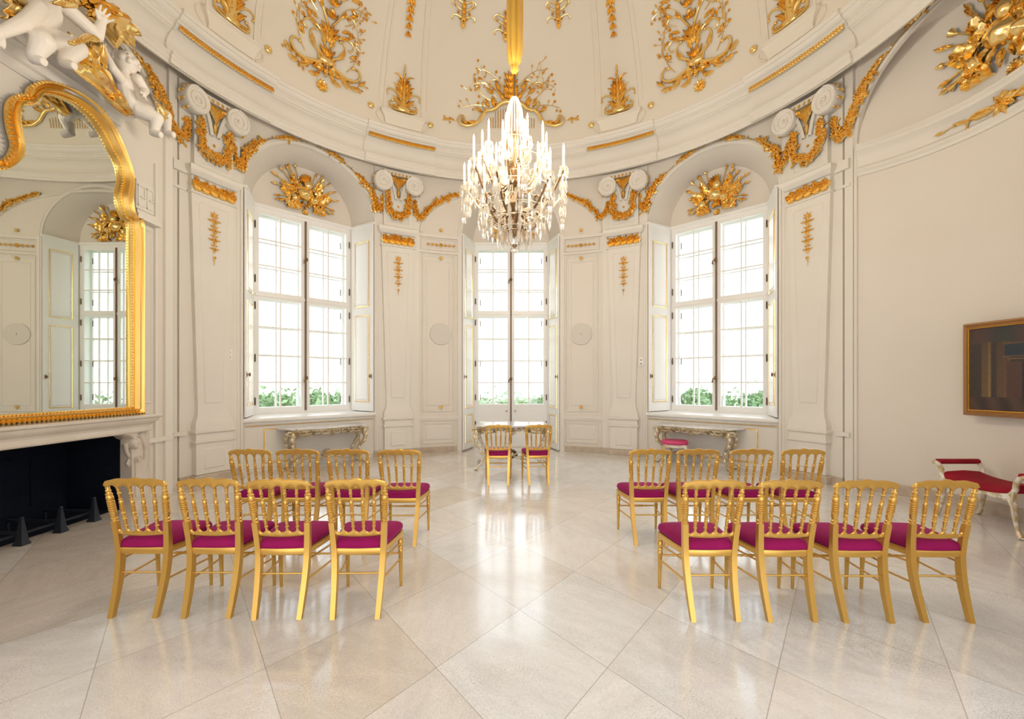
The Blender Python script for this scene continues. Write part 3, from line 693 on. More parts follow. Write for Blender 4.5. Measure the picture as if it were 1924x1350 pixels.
for c in PIL:
    capital(c); mp = wallmap(c, 0); rg.seed(int(c*10) + 900)
    g = MB(mp); pts = [(-.205 + .0*t, 5.50 - .40*t) for t in [i/8 for i in range(9)]]
    pts = [(-.215*cos(a) , 5.13 - .16*sin(a)) for a in [pi*i/14 for i in range(15)]]
    pts = [(-.225, 5.50), (-.225, 5.4), (-.222, 5.28)] + [(u, v + .03) for u, v in pts] + [(.222, 5.28), (.225, 5.4), (.225, 5.50)]
    m0 = g.m; g.m = lambda u, v, w, m=mp: m(u, v, w + .125)
    g.garland(pts, lambda t: .052 + .028*sin(pi*t), rg, 1.0, .046)
    tag(g.build('flower_garland', M['gold'], None, 60), 'thick U-shaped gilt flower garland on the ' + POS[c], 'garland', 'U-shaped garlands under the capitals')
    g = MB(lambda u, v, w, m=mp: m(u, v, w + .275)); rosette = 0
    g = MB(mp)
    g.flower(0, 5.21, .028, .02, 6, .13); g.build  # small boss inside the U
    tag(g.build('gilt_rosette', M['gold'], None, 60), 'tiny gilt rosette inside the garland of the ' + POS[c], 'rosette', 'rosettes inside the U garlands')
    g = MB(lambda u, v, w, m=mp: m(u, v, w + .13)); n = 5
    for k in range(n):
        u = -.27 + .54*k/(n - 1)
        for q in (-.9, -.55, -.2, .2, .55, .9): g.leaf(u + q*.03, 4.415, pi/2 + q*-.6, .14, .05, .026, .0)
        g.box(u - .045, u + .045, 4.405, 4.43, 0, .02); g.flower(u, 4.555, .048, .035, 6, .01, rg.uniform(0, 3))
        for q in range(6): g.flower(u + rg.uniform(-.07, .07), 4.53 + rg.uniform(-.03, .07), .026, .026, 5, .02)
        if k < n - 1:
            g.flower(u + .068, 4.50, .03, .025, 5); g.flower(u + .068, 4.44, .022, .02, 5); g.leaf(u + .04, 4.57, -.3, .10, .035, .018); g.leaf(u + .095, 4.55, pi + .5, .08, .03, .018)
    tag(g.build('gilt_frieze', M['gold'], None, 60), 'gilt frieze of flower baskets in the band of the ' + POS[c], 'frieze', 'gilt flower bands on the pilasters')
    g = MB(lambda u, v, w, m=mp: m(u, v, w + .135)); z = 4.16                 # hanging drop of husks
    for q in (-1, 0, 1): g.leaf(0, z - .06, pi/2 + q*.8, .09, .035, .018)
    for k, sc_ in enumerate((1, .95, .9, .7, .55)):
        g.flower(0, z - .13, .05*sc_, .035, 6, 0, k); g.leaf(0, z - .10, -pi/2, .13*sc_, .06*sc_, .025)
        for s_ in (-1, 1):
            if k < 4: g.leaf(s_*.015, z - .11, -pi/2 + s_*1.0, .105*sc_, .04*sc_, .02, 0, s_*1.3); g.leaf(s_*.01, z - .08, pi/2 - s_*1.1, .07*sc_, .03, .015)
        z -= .15*(.5 + .5*sc_)
    for k in range(4): g.ball((0, z - .03 - .032*k, .008), .014 - .002*k, 6, 4)
    tag(g.build('gilt_drop', M['gold'], None, 60), 'gilt drop of flowers down the shaft of the ' + POS[c], 'ornament', 'gilt drops on the pilaster shafts')
    # leaf strip under the cornice, above the pilaster
    hw = R_(8.2 if abs(c) < 40 else 9.0)*4.72; g = MB(lambda u, v, w, c=c: wallmap(c, 0, 4.71)(u, v, w + .0)); n = 34
    for k in range(n):
        u = -hw + 2*hw*(k + .5)/n
        g.leaf(u - .02, 6.375, .6, .075, .05, .022); g.flower(u + .012, 6.42, .026, .024, 5); g.leaf(u + .03, 6.455, -2.4, .07, .04, .02)
    tag(g.build('gilt_cornice_strip', M['gold'], None, 60), 'long gilt leaf strip along the cornice above the ' + POS[c], 'moulding', 'gilt strips under the cornice')
    # flaming candelabrum on the dome above the pilaster
    g = MB(domemap(c, 4.6)); 
    for s_ in (-1, 1):
        g.scroll(s_*.02, .04, 0 if s_ > 0 else pi, .40, s_*3.6, .035, .016, 20); g.scroll(s_*.03, .20, pi/2 - s_*.5, .50, -s_*3.7, .028, .013, 22)
        g.leaf(s_*.03, .03, pi/2 - s_*1.0, .28, .12, .05, 0, -s_*.9); g.leaf(s_*.02, .35, pi/2 - s_*.4, .30, .09, .04, 0, -s_*.8); g.leaf(s_*.03, .62, pi/2 - s_*.3, .24, .05, .03, 0, -s_*1.6)
    g.leaf(0, 0, pi/2, .34, .20, .07); g.ball((0, .08, .03), .09, 10, 6, (1.6, .8, .5)); g.tube([(0, .1, .03), (0, .5, .03), (0, .95, .02)], [.04, .03, .012], 8)
    for k in range(5): g.leaf(0, .18 + .12*k, pi/2, .30 - .03*k, .13 - .017*k, .05, .01)
    for s_ in (-1, 1):
        for v, q, a in ((.10, 1.0, .5), (.26, .9, .35), (.42, .8, .25), (.52, .6, .2)): g.leaf(s_*.04, v, pi/2 - s_*a, .28*q, .11*q, .05, .01, -s_*.5)
    for k in range(4): g.ball((0, .66 + .07*k, .03), .035 - .006*k, 7, 5)
    tag(g.build('gilt_candelabrum', M['gold'], None, 60), 'gilt acanthus candelabrum on the dome above the ' + POS[c], 'ornament', 'gilt candelabra round the foot of the dome')
    if abs(c) < 40:
        g = MB(domemap(c, 23.0))
        for k in range(5):
            v = .14*k; q = .8 + .1*k
            for s_ in (-1, 0, 1): g.leaf(s_*.015, v + .10, -pi/2 + s_*.45, .13*q, .06*q, .03)
            g.flower(0, v + .09, .035*q, .03, 6, .01)
        tag(g.build('gilt_bellflower_chain', M['gold'], None, 60), 'gilt bellflower chain high above the ' + POS[c], 'ornament', 'bellflower chains on the dome')

def swag(name_at, mp, half, rise, z0, e, g_, u_pil, zc=5.42, off=.115, thin=True, t_end=1.0, far=.93):
    """garland hooked under a capital and laid along an arch up to its crown, both sides"""
    for s_ in (-1, 1):
        if name_at[s_] is None: continue
        pts = [(s_*u_pil, zc), (s_*(u_pil - .015), zc - .15), (s_*(u_pil - .055), zc - .27), (s_*(u_pil - .12), zc - .33), (s_*(u_pil - .20), zc - .30)]
        q = []
        for i in range(27):
            t = far + ((.04 if thin else .57) - far)*i/26
            v = z0 + rise*max(0, 1 - abs(t)**e)**(1/g_); a = math.atan2((v - z0)/rise**2, t/half)
            u_, v_ = t*half + cos(a)*off, v + sin(a)*off
            if v_ > zc - .26 or i > 6: q.append((s_*u_, v_))
        pts += q
        rad = lambda t: (.070*min(1, .6 + t*4)) if t < .42 else max(.009, .070*(1 - (t - .42)/.22)) if t < .62 else (.010 if t < .70 or t > .90 else .010 + .026*sin(pi*(t - .70)/.2))
        if not thin: rad = lambda t: .062*min(1, .6 + t*4)*(1 - .45*t)
        g = MB(lambda u, v, w, m=mp: m(u, v, w + .02)); g.garland(pts, rad, rg, .95, .046)
        tag(g.build('flower_garland', M['gold'], None, 60), name_at[s_], 'garland', 'swags of flowers draped along the arches')
for s_, nm in ((-1, 'left'), (1, 'right')):
    c = s_*sum(WO)/2; hw = R_((WO[1] - WO[0])/2)*5.17; up = R_(66.7 - 47.02 - 3.9)*5.17
    o = 'gilt flower swag on the arch of the %s window, %s side'
    swag({s_: o % (nm, 'fireplace' if s_ < 0 else 'painting'), -s_: o % (nm, 'glazed door')}, wallmap(c, 0), hw, 1.12, SP, 2, 2, up)
    c = s_*90; 
    swag({-s_: 'gilt flower swag climbing the big arch over the ' + ('chimneypiece' if s_ < 0 else 'plain right wall'), s_: None}, wallmap(c, 0), R_(15.8)*5.17, 1.20, 4.88, 2.6, 2.2, R_(90 - 66.7 - 3.9)*5.17, 5.45, .10)
swag({-1: 'short gilt swag over the arched panel left of the door', 1: 'short gilt swag over the arched panel right of the door'}, wallmap(0, 0), R_(21.9)*5.17, 1.02, SP, 2, 2, R_(28 - 3.9)*5.17, 5.42, .085, False, .72, .95)

def rosette(mp, u, v, r, label, w0=0.0, group=None, petals=8):
    g = MB(mp); g.flower(u, v, r, r*.35, petals, w0); g.flower(u, v, r*.62, r*.5, petals, w0 + r*.1, .4); g.ball((u, v, w0 + r*.45), r*.2, 7, 5)
    return tag(g.build('gilt_rosette', M['gold'], None, 60), label, 'rosette', group)
for s_, nm in ((-1, 'left'), (1, 'right')):
    f = wallmap(s_*17.4, 0)
    for v, what in ((4.88, 'above the small frieze'), (4.26, 'at the top of the tall panel'), (.985, 'at the foot of the tall panel')):
        rosette(f, 0, v, .045, 'small gilt flower %s, %s of the glazed door' % (what, nm), .03, 'small flowers on the door panels', 6)
    g = MB(lambda u, v, w, m=f: m(u, v, w + .02)); g.flower(0, 4.55, .05, .03, 8)
    for q in (-1, 1):
        for k in range(3): g.leaf(q*(.05 + .09*k), 4.55, (0 if q > 0 else pi), .10, .045 - .008*k, .02); g.leaf(q*(.08 + .09*k), 4.55, (0 if q > 0 else pi) + .8, .05, .02, .012); g.leaf(q*(.08 + .09*k), 4.55, (0 if q > 0 else pi) - .8, .05, .02, .012)
    tag(g.build('gilt_frieze', M['gold'], None, 60), 'little gilt leaf spray in the frieze %s of the glazed door' % nm, 'frieze')
    for th, ph, what in ((s_*59.2, 5.1, 'on the dome between corner pilaster and big rosette'), (s_*35.9, 4.2, 'on the dome over the inner window edge'), (s_*21.0, 3.4, 'on the dome beside the shell canopy')):
        g = MB(domemap(th, ph)); g.ball((0, 0, .015), .065, 12, 8, (1, 1, .55)); g.ball((0, 0, .04), .035, 8, 6)
        tag(g.build('gilt_boss', M['gold'], None, 60), 'round gilt boss %s, %s side' % (what, nm), 'boss', 'round bosses at the foot of the dome')
    rosette(domemap(s_*47.4, 3.9), 0, 0, .125, 'large gilt rosette at the foot of the dome above the %s window' % nm, 0, None, 10)

def cartouche(c, ph, label, seed, wide=.85, shell=False):
    r = random.Random(seed); g = MB(domemap(c, ph))
    def vine(s_, u, v, a, ln, turn):
        pts = []; x, y = u, v
        for i in range(15):
            pts.append((s_*x, y, .012)); x += cos(a)*ln/14; y += sin(a)*ln/14; a += turn/14
            if i % 3 == 2:
                aa = a + r.choice((-1, 1))*r.uniform(.7, 1.4); l2 = r.uniform(.05, .11); ex, ey = x + cos(aa)*l2, y + sin(aa)*l2
                g.tube([(s_*x, y, .010), (s_*ex, ey, .012)], [.006, .004], 5)
                if r.random() < .6: g.flower(s_*ex, ey, r.uniform(.025, .042), .025, 6, 0, r.uniform(0, 3))
                else: g.leaf(s_*ex, ey, aa if s_ > 0 else pi - aa, .07, .045, .02)
        g.tube(pts, [.009 - .004*k/14 for k in range(15)], 5)
    if not shell:
        for s_ in (-1, 1):
            base = 0 if s_ > 0 else pi
            g.scroll(s_*.10, .30, base - s_*.35, .85, s_*4.6, .045, .018, 30)          # strong lower scroll
            g.scroll(s_*.08, .42, base + s_*.6, .55, s_*3.0, .035, .014, 24); g.leaf(s_*.2, .26, base - s_*.5, .26, .12, .05, 0, s_*.6); g.leaf(s_*.35, .22, base - s_*.2, .22, .10, .04, 0, s_*.9)
            g.scroll(s_*.06, .75, pi/2 - s_*.9, .60, -s_*4.2, .030, .013, 24); g.scroll(s_*.05, 1.0, pi/2 - s_*.5, .62, -s_*3.8, .026, .011, 24); g.leaf(s_*.22, .98, base + s_*.6, .2, .08, .03, 0, -s_*.8)
            g.leaf(s_*.1, .12, -pi/2 + s_*.7, .24, .11, .05, 0, s_*1.2); g.scroll(s_*.12, 1.45, base + s_*.7, .5, s_*3.8, .024, .010, 20); g.leaf(s_*.3, 1.55, base + .3*s_, .2, .08, .03)
            for u, v, a, ln, tu in ((.45, .35, .9, .85, .9), (.50, .55, .5, .60, 1.8), (.30, 1.1, .5, .60, 1.1), (.28, 1.35, .8, .55, -1.4), (.35, .15, -.5, .45, 1.4), (.62, .8, 1.4, .55, .9), (.25, 1.7, .7, .5, .8), (.5, 1.2, 1.7, .4, -1.0)): vine(s_, u*wide, v, a, ln*wide, tu)
        for s_ in (-1, 1):
            b0 = 0 if s_ > 0 else pi
            for u, v, a, q in ((.30, .20, -.9, 1.2), (.48, .12, -.3, 1.0), (.62, .20, .5, .9), (.22, .50, .9, 1.1), (.42, .62, .4, .8), (.20, .86, .2, 1.0), (.36, .92, 1.0, .7), (.16, 1.18, .9, .9), (.32, 1.30, .2, .8), (.18, 1.52, 1.1, .9), (.05, .62, 1.2, 1.1)): g.leaf(s_*u, v, b0 + s_*a, .20*q, .10*q, .045, .01, s_*.7)
        for k, (v, q) in enumerate(((.28, 1.0), (.45, .8), (.70, 1.1), (.82, .9), (1.10, .6), (1.30, .7), (1.5, .6))):
            for a in (-.6, -.2, .2, .6): g.leaf(a*.05, v, pi/2 - a*1.1, .24*q, .09*q, .045, .02)
        for a in (-1.3, -.7, 0, .7, 1.3): g.leaf(a*.07, .26, -pi/2 + a*.7, .20, .10, .05, .02)
        for k in range(6): g.ball((0, .10 + .045*k, .07), .022, 6, 4)
        g.ball((0, .36, .03), .11, 10, 7, (1.5, .7, .6)); g.ball((0, 1.22, .03), .05, 8, 6)
        for s_ in (-1, 1): g.ball((s_*.13, .22, .03), .07, 8, 6, (1, 1.2, .6))
    else:                                # shell canopy with vases and branches, over the door
        for s_ in (-1, 1):
            base = 0 if s_ > 0 else pi
            pts = [(s_*u, v) for u, v in ((.0, .62), (.12, .61), (.24, .56), (.33, .47), (.42, .43), (.52, .42), (.60, .33), (.68, .19), (.80, .09), (.96, .05), (1.08, .08), (1.14, .16))]
            g.tube([(u, v, .04) for u, v in pts], [.055, .055, .05, .045, .04, .042, .04, .038, .036, .034, .03, .026], 7)
            for u, v, a in ((.16, .66, 1.0), (.30, .56, .8), (.46, .50, .9), (.60, .40, .2), (.75, .18, -.4), (.92, .10, .5), (.10, .74, 1.3), (.22, .86, .7), (.36, .78, .3)): g.leaf(s_*u, v, base + s_*a, .20, .10, .045, .01, s_*.6)
            g.scroll(s_*1.14, .16, pi/2 + s_*.4, .22, s_*3.2, .026, .014, 12); g.scroll(s_*.52, .42, base + s_*.8, .25, s_*3.0, .03, .014, 12); g.leaf(s_*.34, .5, pi/2 - s_*.4, .22, .10, .04)
            for k in range(3): g.leaf(s_*(1.20 + .07*k), .14 + .02*k, base + s_*(.5 - .5*k), .14, .06, .025); g.flower(s_*(1.30 + .06*k), .10 + .05*k, .03, .02, 6)
            for k in range(10): g.tube([(s_*.055*k, .06 + .0*k, .015), (s_*.055*k, .52 - .018*k - (.1 if k > 6 else 0), .02)], .008, 4)
            g.scroll(s_*.10, .70, pi/2 - s_*.3, .65, -s_*4.0, .03, .012, 22); g.scroll(s_*.25, .78, pi/2 - s_*.8, .62, -s_*3.4, .024, .010, 22); g.leaf(s_*.12, .66, pi/2 - s_*.7, .26, .10, .04)
            for u, v, a, ln, tu in ((.30, .70, .7, .70, .8), (.35, .62, .2, .65, 1.2), (.50, .95, .2, .45, -1.0), (.55, .52, .1, .5, -.6), (.20, .95, 1.0, .5, -.9), (.62, .75, .9, .35, 1.2)): vine(s_, u, v, a, ln, tu)
        for k in range(5):
            for a in (-.6, -.2, .2, .6): g.leaf(a*.05, .55 + .12*k, pi/2 - a*1.1, .20, .08, .04, .02)
    return tag(g.build('gilt_cartouche', M['gold'], None, 60), label, 'ornament')
cartouche(-46.8, 5.2, 'large gilt arabesque of scrolls and vines on the dome above the left window', 3)
cartouche(46.8, 5.2, 'large gilt arabesque of scrolls and vines on the dome above the right window', 4)
cartouche(0, 3.9, 'gilt shell canopy with flowering vines on the dome behind the chandelier', 7, shell=True)
for th, ph, nm in ((-13.5, 29.5, 'left of the chandelier band'), (13.5, 29.5, 'right of the chandelier band'), (-1.5, 27.5, 'just behind the chandelier band')):
    g = MB(domemap(th, ph))
    for s_ in (-1, 1):
        for k in range(3): g.scroll(s_*.03, .06 + .12*k, (0 if s_ > 0 else pi) + s_*.4, .26, s_*3.4*(1 if k % 2 else -1), .02, .01, 12); g.flower(s_*(.06 + .05*k), .05 + .1*k, .035, .03, 6)
    for k in range(4): g.leaf(0, .04 + .1*k, -pi/2, .16, .12, .05, .01); g.flower(0, .02 + .12*k, .045, .035, 7, .02)
    tag(g.build('gilt_flower_cluster', M['gold'], None, 60), 'gilt flower cluster high on the dome, ' + nm, 'ornament', 'flower clusters near the top of the dome')

def trophy(mp, sc_, seed, name_label, big=False):
    """trophy of arms: shields, flags, lances, drums and a plumed helmet"""
    r = random.Random(seed); g = MB(lambda u, v, w, m=mp: m(u*sc_, v*sc_, w*sc_))
    def rod(u, v, a, ln, rad=.010, tip='spear'):
        x, y = u + cos(a)*ln, v + sin(a)*ln; g.tube([(u, v, .05), (x, y, .035)], rad, 6)
        if tip == 'spear': g.leaf(x - cos(a)*.02, y - sin(a)*.02, a, .13, .05, .03, .025)
        elif tip == 'ball': g.ball((x, y, .04), .032, 8, 6); g.ball((x + cos(a)*.04, y + sin(a)*.04, .04), .018, 6, 5)
        elif tip == 'bell': g.tube([(x, y, .04), (x + cos(a)*.07, y + sin(a)*.07, .04)], [rad, .045], 9)
    def flag(u, v, a, ln, wd):           # pleated cloth on a pole
        rod(u, v, a, ln + .08, .009, 'spear'); ca, sa = cos(a), sin(a); rows = []
        for i in range(13):
            t = i/12; k = wd*(.25 + .75*sin(pi*min(1, t*1.1)*.5)); rows.append([(u + ca*ln*(.25 + .72*q) - sa*k*t*(1.1 - q*.6) + .02*sin(t*9), v + sa*ln*(.25 + .72*q) + ca*k*t*(1.1 - q*.6) - .10*t*t, .06 + .035*sin(q*17 + t*3)) for q in [j/14 for j in range(15)]])
        g.grid(rows)
        rows2 = [[(p[0], p[1], .0) for p in rows[0]], rows[0]]; g.grid(rows2); g.grid([[(p[0], p[1], .0) for p in rows[-1]], rows[-1]])
    def drum(u, v, rad, a):
        ca, sa = cos(a), sin(a); rows = []
        for t, q in ((0, .001), (0, .9), (.02, 1), (.12, 1), (.14, .92), (.5, .92), (.52, 1), (.6, 1)):
            rows.append([(u + ca*t*rad*2.0 + -sa*rad*q*cos(b_), v + sa*t*rad*2.0 + ca*rad*q*cos(b_), .06 + rad*q*.6*sin(b_)) for b_ in [2*pi*k/20 for k in range(20)]])
        g.grid(rows, True, True)
    def shield(u, v, ru, rv, a):
        ca, sa = cos(a), sin(a)
        def P(x, y, w): return (u + ca*x - sa*y, v + sa*x + ca*y, w)
        g.grid([[P(ru*q*cos(b_)*(1 + .06*cos(6*b_)), rv*q*sin(b_)*(1 + .06*cos(6*b_)), h) for b_ in [2*pi*k/30 for k in range(30)]] for q, h in ((1, 0), (1.02, .05), (.97, .085), (.88, .065), (.80, .085), (.4, .13), (.02, .145))], True)
    for k in range(5 if not big else 7):
        a = .18 + .27*k + r.uniform(-.05, .05); rod(.05, .0, a, .44 + r.uniform(0, .12), .010, ('spear', 'ball', 'spear', 'bell')[k % 4]); a = pi - a; rod(-.05, .0, a, .46 + r.uniform(0, .12), .010, ('ball', 'spear', 'bell', 'spear')[k % 4])
    for s_ in (-1, 1):
        for k in range(3):
            a = -.25 - .22*k; rod(s_*.1, -.02, a if s_ > 0 else pi - a, .40 - .04*k, .011, ('spear', 'bell', 'ball')[k])
        a = .45 if s_ > 0 else pi - .45; flag(s_*.10, .02, a, .40, -s_*.17); a = 1.05 if s_ > 0 else pi - 1.05; flag(s_*.06, .03, a, .42, -s_*.15); a = -.35 if s_ > 0 else pi + .35; flag(s_*.08, -.04, a, .34, -s_*.12)
        g.leaf(s_*.16, -.10, -pi/2 + s_*.5, .18, .10, .04); g.leaf(s_*.05, -.10, -pi/2 + s_*.2, .13, .08, .04)
    shield(-.02, .03, .155, .125, r.uniform(-.4, .4)); shield(.16, -.06, .10, .085, .4); drum(-.20, -.08, .075, pi*1.08)
    if r.random() < .6 or big:           # plumed helmet
        g.ball((.03, .21, .07), .085, 12, 8, (1, 1.05, .8))
        for k in range(7): g.leaf(.02, .25, 1.0 + .33*k, .19, .06, .05, .05, .9)
    else:
        g.tube([(.06, .12, .06), (.09, .3, .06), (.10, .42, .05)], [.05, .035, .02], 10); g.ball((.10, .45, .05), .03, 8, 6)
        for k in range(5): g.leaf(.07, .16 + .05*k, .4 + 2.2*(k % 2), .10, .04, .03, .07)
    for k in range(12): a = r.uniform(0, 2*pi); q = r.uniform(.1, .24); g.leaf(q*cos(a), q*.7*sin(a), a, .14, .05, .03, .05)
    return tag(g.build('gilt_trophy', M['gold'], None, 55), name_label, 'trophy')
trophy(planemap(-WA, WR - .02, 5.22), 1.0, 21, 'gilt trophy of arms with flags and shields in the arch above the left window')
trophy(planemap(WA, WR - .02, 5.22), 1.0, 9, 'gilt trophy of arms with flags and lances in the arch above the right window')
trophy(planemap(0, WR - .02, 5.17), 1.0, 14, 'gilt trophy in the arch above the glazed door, half hidden by the chandelier')
rosette(planemap(-WA, WR, 0), 0, 4.92, .075, 'gilt rosette just under the trophy above the left window'); rosette(planemap(WA, WR, 0), 0, 4.92, .075, 'gilt rosette just under the trophy above the right window'); rosette(planemap(0, WR, 0), 0, 4.93, .07, 'gilt rosette above the glazed door, under the chandelier drop')
def nichemap(v0, u0=0.0, s_=1):          # u grows with distance from the camera on the right niche
    r = 1.96; cx = s_*(5.57 - r)
    def f(u, v, w):
        a = (u + u0)/r; return Vector((cx + s_*(r - w)*cos(a), CY + (r - w)*sin(a)*1, v0 + v))
    return f
f = nichemap(5.42, -.02); trophy(lambda u, v, w: f(-u, v, w), 1.22, 31, 'very large gilt military trophy above the plain right wall', True)
f = nichemap(5.0, -.08); rosette(f, 0, 0, .10, 'gilt rosette with long petals under the large trophy above the right wall', 0, None, 12)
f = nichemap(4.66, 0); g = MB(lambda u, v, w: f(u, v, w + .03))
for s_ in (-1, 1):
    b0 = 0 if s_ > 0 else pi; g.scroll(s_*.05, 0, b0 + s_*.3, .45, -s_*3.0, .022, .012, 16); g.leaf(s_*.1, 0, b0, .28, .10, .04); g.leaf(s_*.35, .0, b0 + s_*.2, .2, .06, .03); g.tube([(s_*.3, 0, .02), (s_*.5, .03, .02), (s_*.68, -.01, .01)], [.012, .009, .005], 6); g.flower(s_*.52, .03, .03, .02, 6); g.leaf(s_*.62, 0, b0, .12, .045, .02)
for k in range(7): g.leaf(0, 0, 2*pi*k/7, .15, .08, .04, .02)
g.flower(0, 0, .07, .06, 8, .03)
tag(g.build('gilt_frieze', M['gold'], None, 60), 'gilt spray of leaves in the cornice band above the plain right wall', 'frieze')

# ------------------------------------------------------------------ chairs
def make_chair():
    root = thing('ballroom_chair', 'x', 'chair'); w0 = dict(world=False)
    PX = lambda z: (.1425 + .0165*min(1, z/.42)) if z < .42 else .159 + (z - .42)*.062       # post centre x
    def PY(z):                           # side curve of the rear leg and post
        if z < .40: return -.235 + .085*math.sin(min(1, z/.40)*pi/2)**1.0
        return -.150 - .075*((z - .40)/.48)**1.25
    for s_ in (-1, 1):
        mb = MB(); secs = []
        for i in range(19):
            z = .60*i/18; k = .0165 + .006*sin(pi*min(1, z/.5)); secs.append((s_*PX(z), PY(z), z, .0155 + .002*min(1, z/.3), k))
        mb.rsweep(secs)
        pr = [(.598, .015), (.600, .021), (.606, .022), (.610, .017), (.616, .0165), (.621, .0215), (.627, .0215), (.632, .016), (.655, .0195), (.672, .021), (.676, .017)]
        z = .676
        for k in range(5): pr += [(z + .003, .0225), (z + .010, .0225), (z + .0135, .0175)]; z += .0145
        pr += [(z + .006, .021), (z + .022, .022), (z + .034, .0165), (z + .038, .0205), (z + .044, .0205), (z + .048, .015), (z + .058, .0135), (z + .064, .017), (z + .070, .013), (.852, .013)]
        mb.hlathe(pr, lambda z, s_=s_: (s_*PX(z), PY(z)), 14); mb.build('rear_leg', M['chair'], root, 35, **w0)
        mb = MB(); x0, y0 = s_*.195, .235; f = lambda z: (s_*(.195 + .002*0), .235 - .02*min(1, z/.4))
        mb.hlathe([(0, .0095), (.004, .0105), (.10, .0125), (.255, .0165), (.262, .0195), (.268, .0195), (.274, .015), (.285, .0145), (.290, .019), (.296, .019), (.302, .0155), (.318, .0195), (.335, .0205), (.350, .016), (.354, .0195), (.360, .0195), (.364, .016), (.372, .0165)], f, 14)
        x, y = f(.39); mb.box(x - .018, x + .018, y - .018, y + .018, .368, .392); mb.build('front_leg', M['chair'], root, 35, **w0)
    # crest rail
    def slab(xs, zb, zt, yc, th, name):
        mb = MB(); rows = []
        for x in xs:
            b_, t_ = zb(x), zt(x); m = (b_ + t_)/2; y = yc(x, m); h = th
            yb, yt = yc(x, b_), yc(x, t_)
            rows.append([(x, yb - h*.5, b_ + .003), (x, yb - h*.3, b_), (x, yb + h*.3, b_), (x, yb + h*.5, b_ + .003), (x, y + h*.62, m), (x, yt + h*.5, t_ - .004), (x, yt + h*.2, t_), (x, yt - h*.2, t_), (x, yt - h*.5, t_ - .004), (x, y - h*.62, m)])
        mb.grid(rows, True, True); return mb.build(name, M['chair'], root, 50, **w0)
    n = 80; sx = [-.1145, -.038, .038, .1145]; nodes = [-.187] + sx + [.187]
    def arc(x, lo, hi, nd, pw=.55):
        for a, c in zip(nd, nd[1:]):
            if a <= x <= c:
                t = (x - a)/(c - a); return lo + (hi - lo)*(sin(pi*t)**pw)
        return lo - .004
    zt = lambda x: .868 + .030*math.sqrt(max(0, 1 - (abs(x)/.205)**2.2)) + .006*cos(x*55)*(1 if abs(x) < .05 else .35) - (.0 if abs(x) < .19 else (abs(x) - .19)*1.4)
    slab([-.203 + .406*i/n for i in range(n + 1)], lambda x: arc(x, .815, .851, nodes) if abs(x) < .187 else .842 + (abs(x) - .187)*.3, zt, lambda x, z: PY(min(z, .9)) - .012*(1 - (x/.2)**2)*.6 + .0, .022, 'crest_rail')
    # lower rail with a scalloped top
    nd2 = [-.156, -.100, -.0335, .0335, .100, .156]
    slab([-.158 + .316*i/60 for i in range(61)], lambda x: .503 + .012*(abs(x)/.158)**2, lambda x: arc(x, .566, .533, nd2, .6), lambda x, z: PY(z) + .0, .018, 'lower_rail')
    for a, c in zip(nd2[1:-1], sx):
        mb = MB(); pth = lambda z, a=a, c=c: (a + (c - a)*(z - .55)/(.825 - .55), PY(z) - .004*(z - .55)/.27)
        pr = [(.552, .0085), (.566, .0085), (.570, .0125), (.575, .0125), (.579, .0085), (.600, .0105), (.622, .0125), (.627, .009), (.631, .0135), (.637, .0135), (.641, .009), (.655, .0125), (.662, .0135), (.668, .0095)]
        z = .668
        for k in range(5): pr += [(z + .002, .0135), (z + .007, .0135), (z + .0095, .0095)]; z += .0105
        pr += [(z + .006, .013), (z + .018, .0135), (z + .028, .0085), (z + .032, .0125), (z + .037, .0125), (z + .041, .008), (.792, .0095), (.797, .0125), (.802, .009), (.832, .011)]
        mb.hlathe(pr, pth, 10); mb.build('spindle', M['chair'], root, 35, **w0)
    # seat
    def outline(k, grow=0.0, m=14):      # rounded trapezoid
        pts = []; hb, hf, yb, yf = .166 + grow, .216 + grow, -.165 - grow*.4, .250 + grow
        cs = [(hb, yb, -pi/2, .02), (hf, yf, 0, .045), (-hf, yf, pi/2, .045), (-hb, yb, pi, .02)]
        for cx, cy, a0, r in cs:
            ox = cx - math.copysign(r, cx); oy = cy - math.copysign(r, cy)
            for i in range(m//2): a = a0 + (pi/2)*i/(m//2 - 1); pts.append((ox + r*cos(a), oy + r*sin(a)))
        # bowed front and back
        out = []
        for i, (x, y) in enumerate(pts):
            nx, ny = pts[(i + 1) % len(pts)]; out.append((x, y)); L = math.hypot(nx - x, ny - y)
            if L > .1:
                for q in range(1, 8):
                    t = q/8; bx, by = x + (nx - x)*t, y + (ny - y)*t; s1 = sin(pi*t)
                    if abs(y - ny) < .01: by += .014*s1*(1 if y > 0 else -.6)
                    else: bx += .006*s1*(1 if x > 0 else -1)
                    out.append((bx, by))
        return [(x*k, .04 + (y - .04)*k) for x, y in out]
    mb = MB(); mb.grid([[(x, y, z) for x, y in outline(k)] for k, z in ((.93, .384), (.985, .384), (1.0, .390), (1.0, .418), (.985, .426), (.93, .428))], True, True)
    mb.build('seat_frame', M['chair'], root, 35, **w0)
    mb = MB(); rows = [[(x, y, z + .012*k*(y > -2)*(y + .17)/.42) for x, y in outline(k)] for k, z in ((.96, .424), (.985, .430), (.995, .442), (.985, .456), (.955, .468), (.88, .478), (.72, .487), (.45, .492), (.15, .494), (.01, .4945))]
    mb.grid(rows, True); mb.build('seat_cushion', M['velvet'], root, 60, **w0)
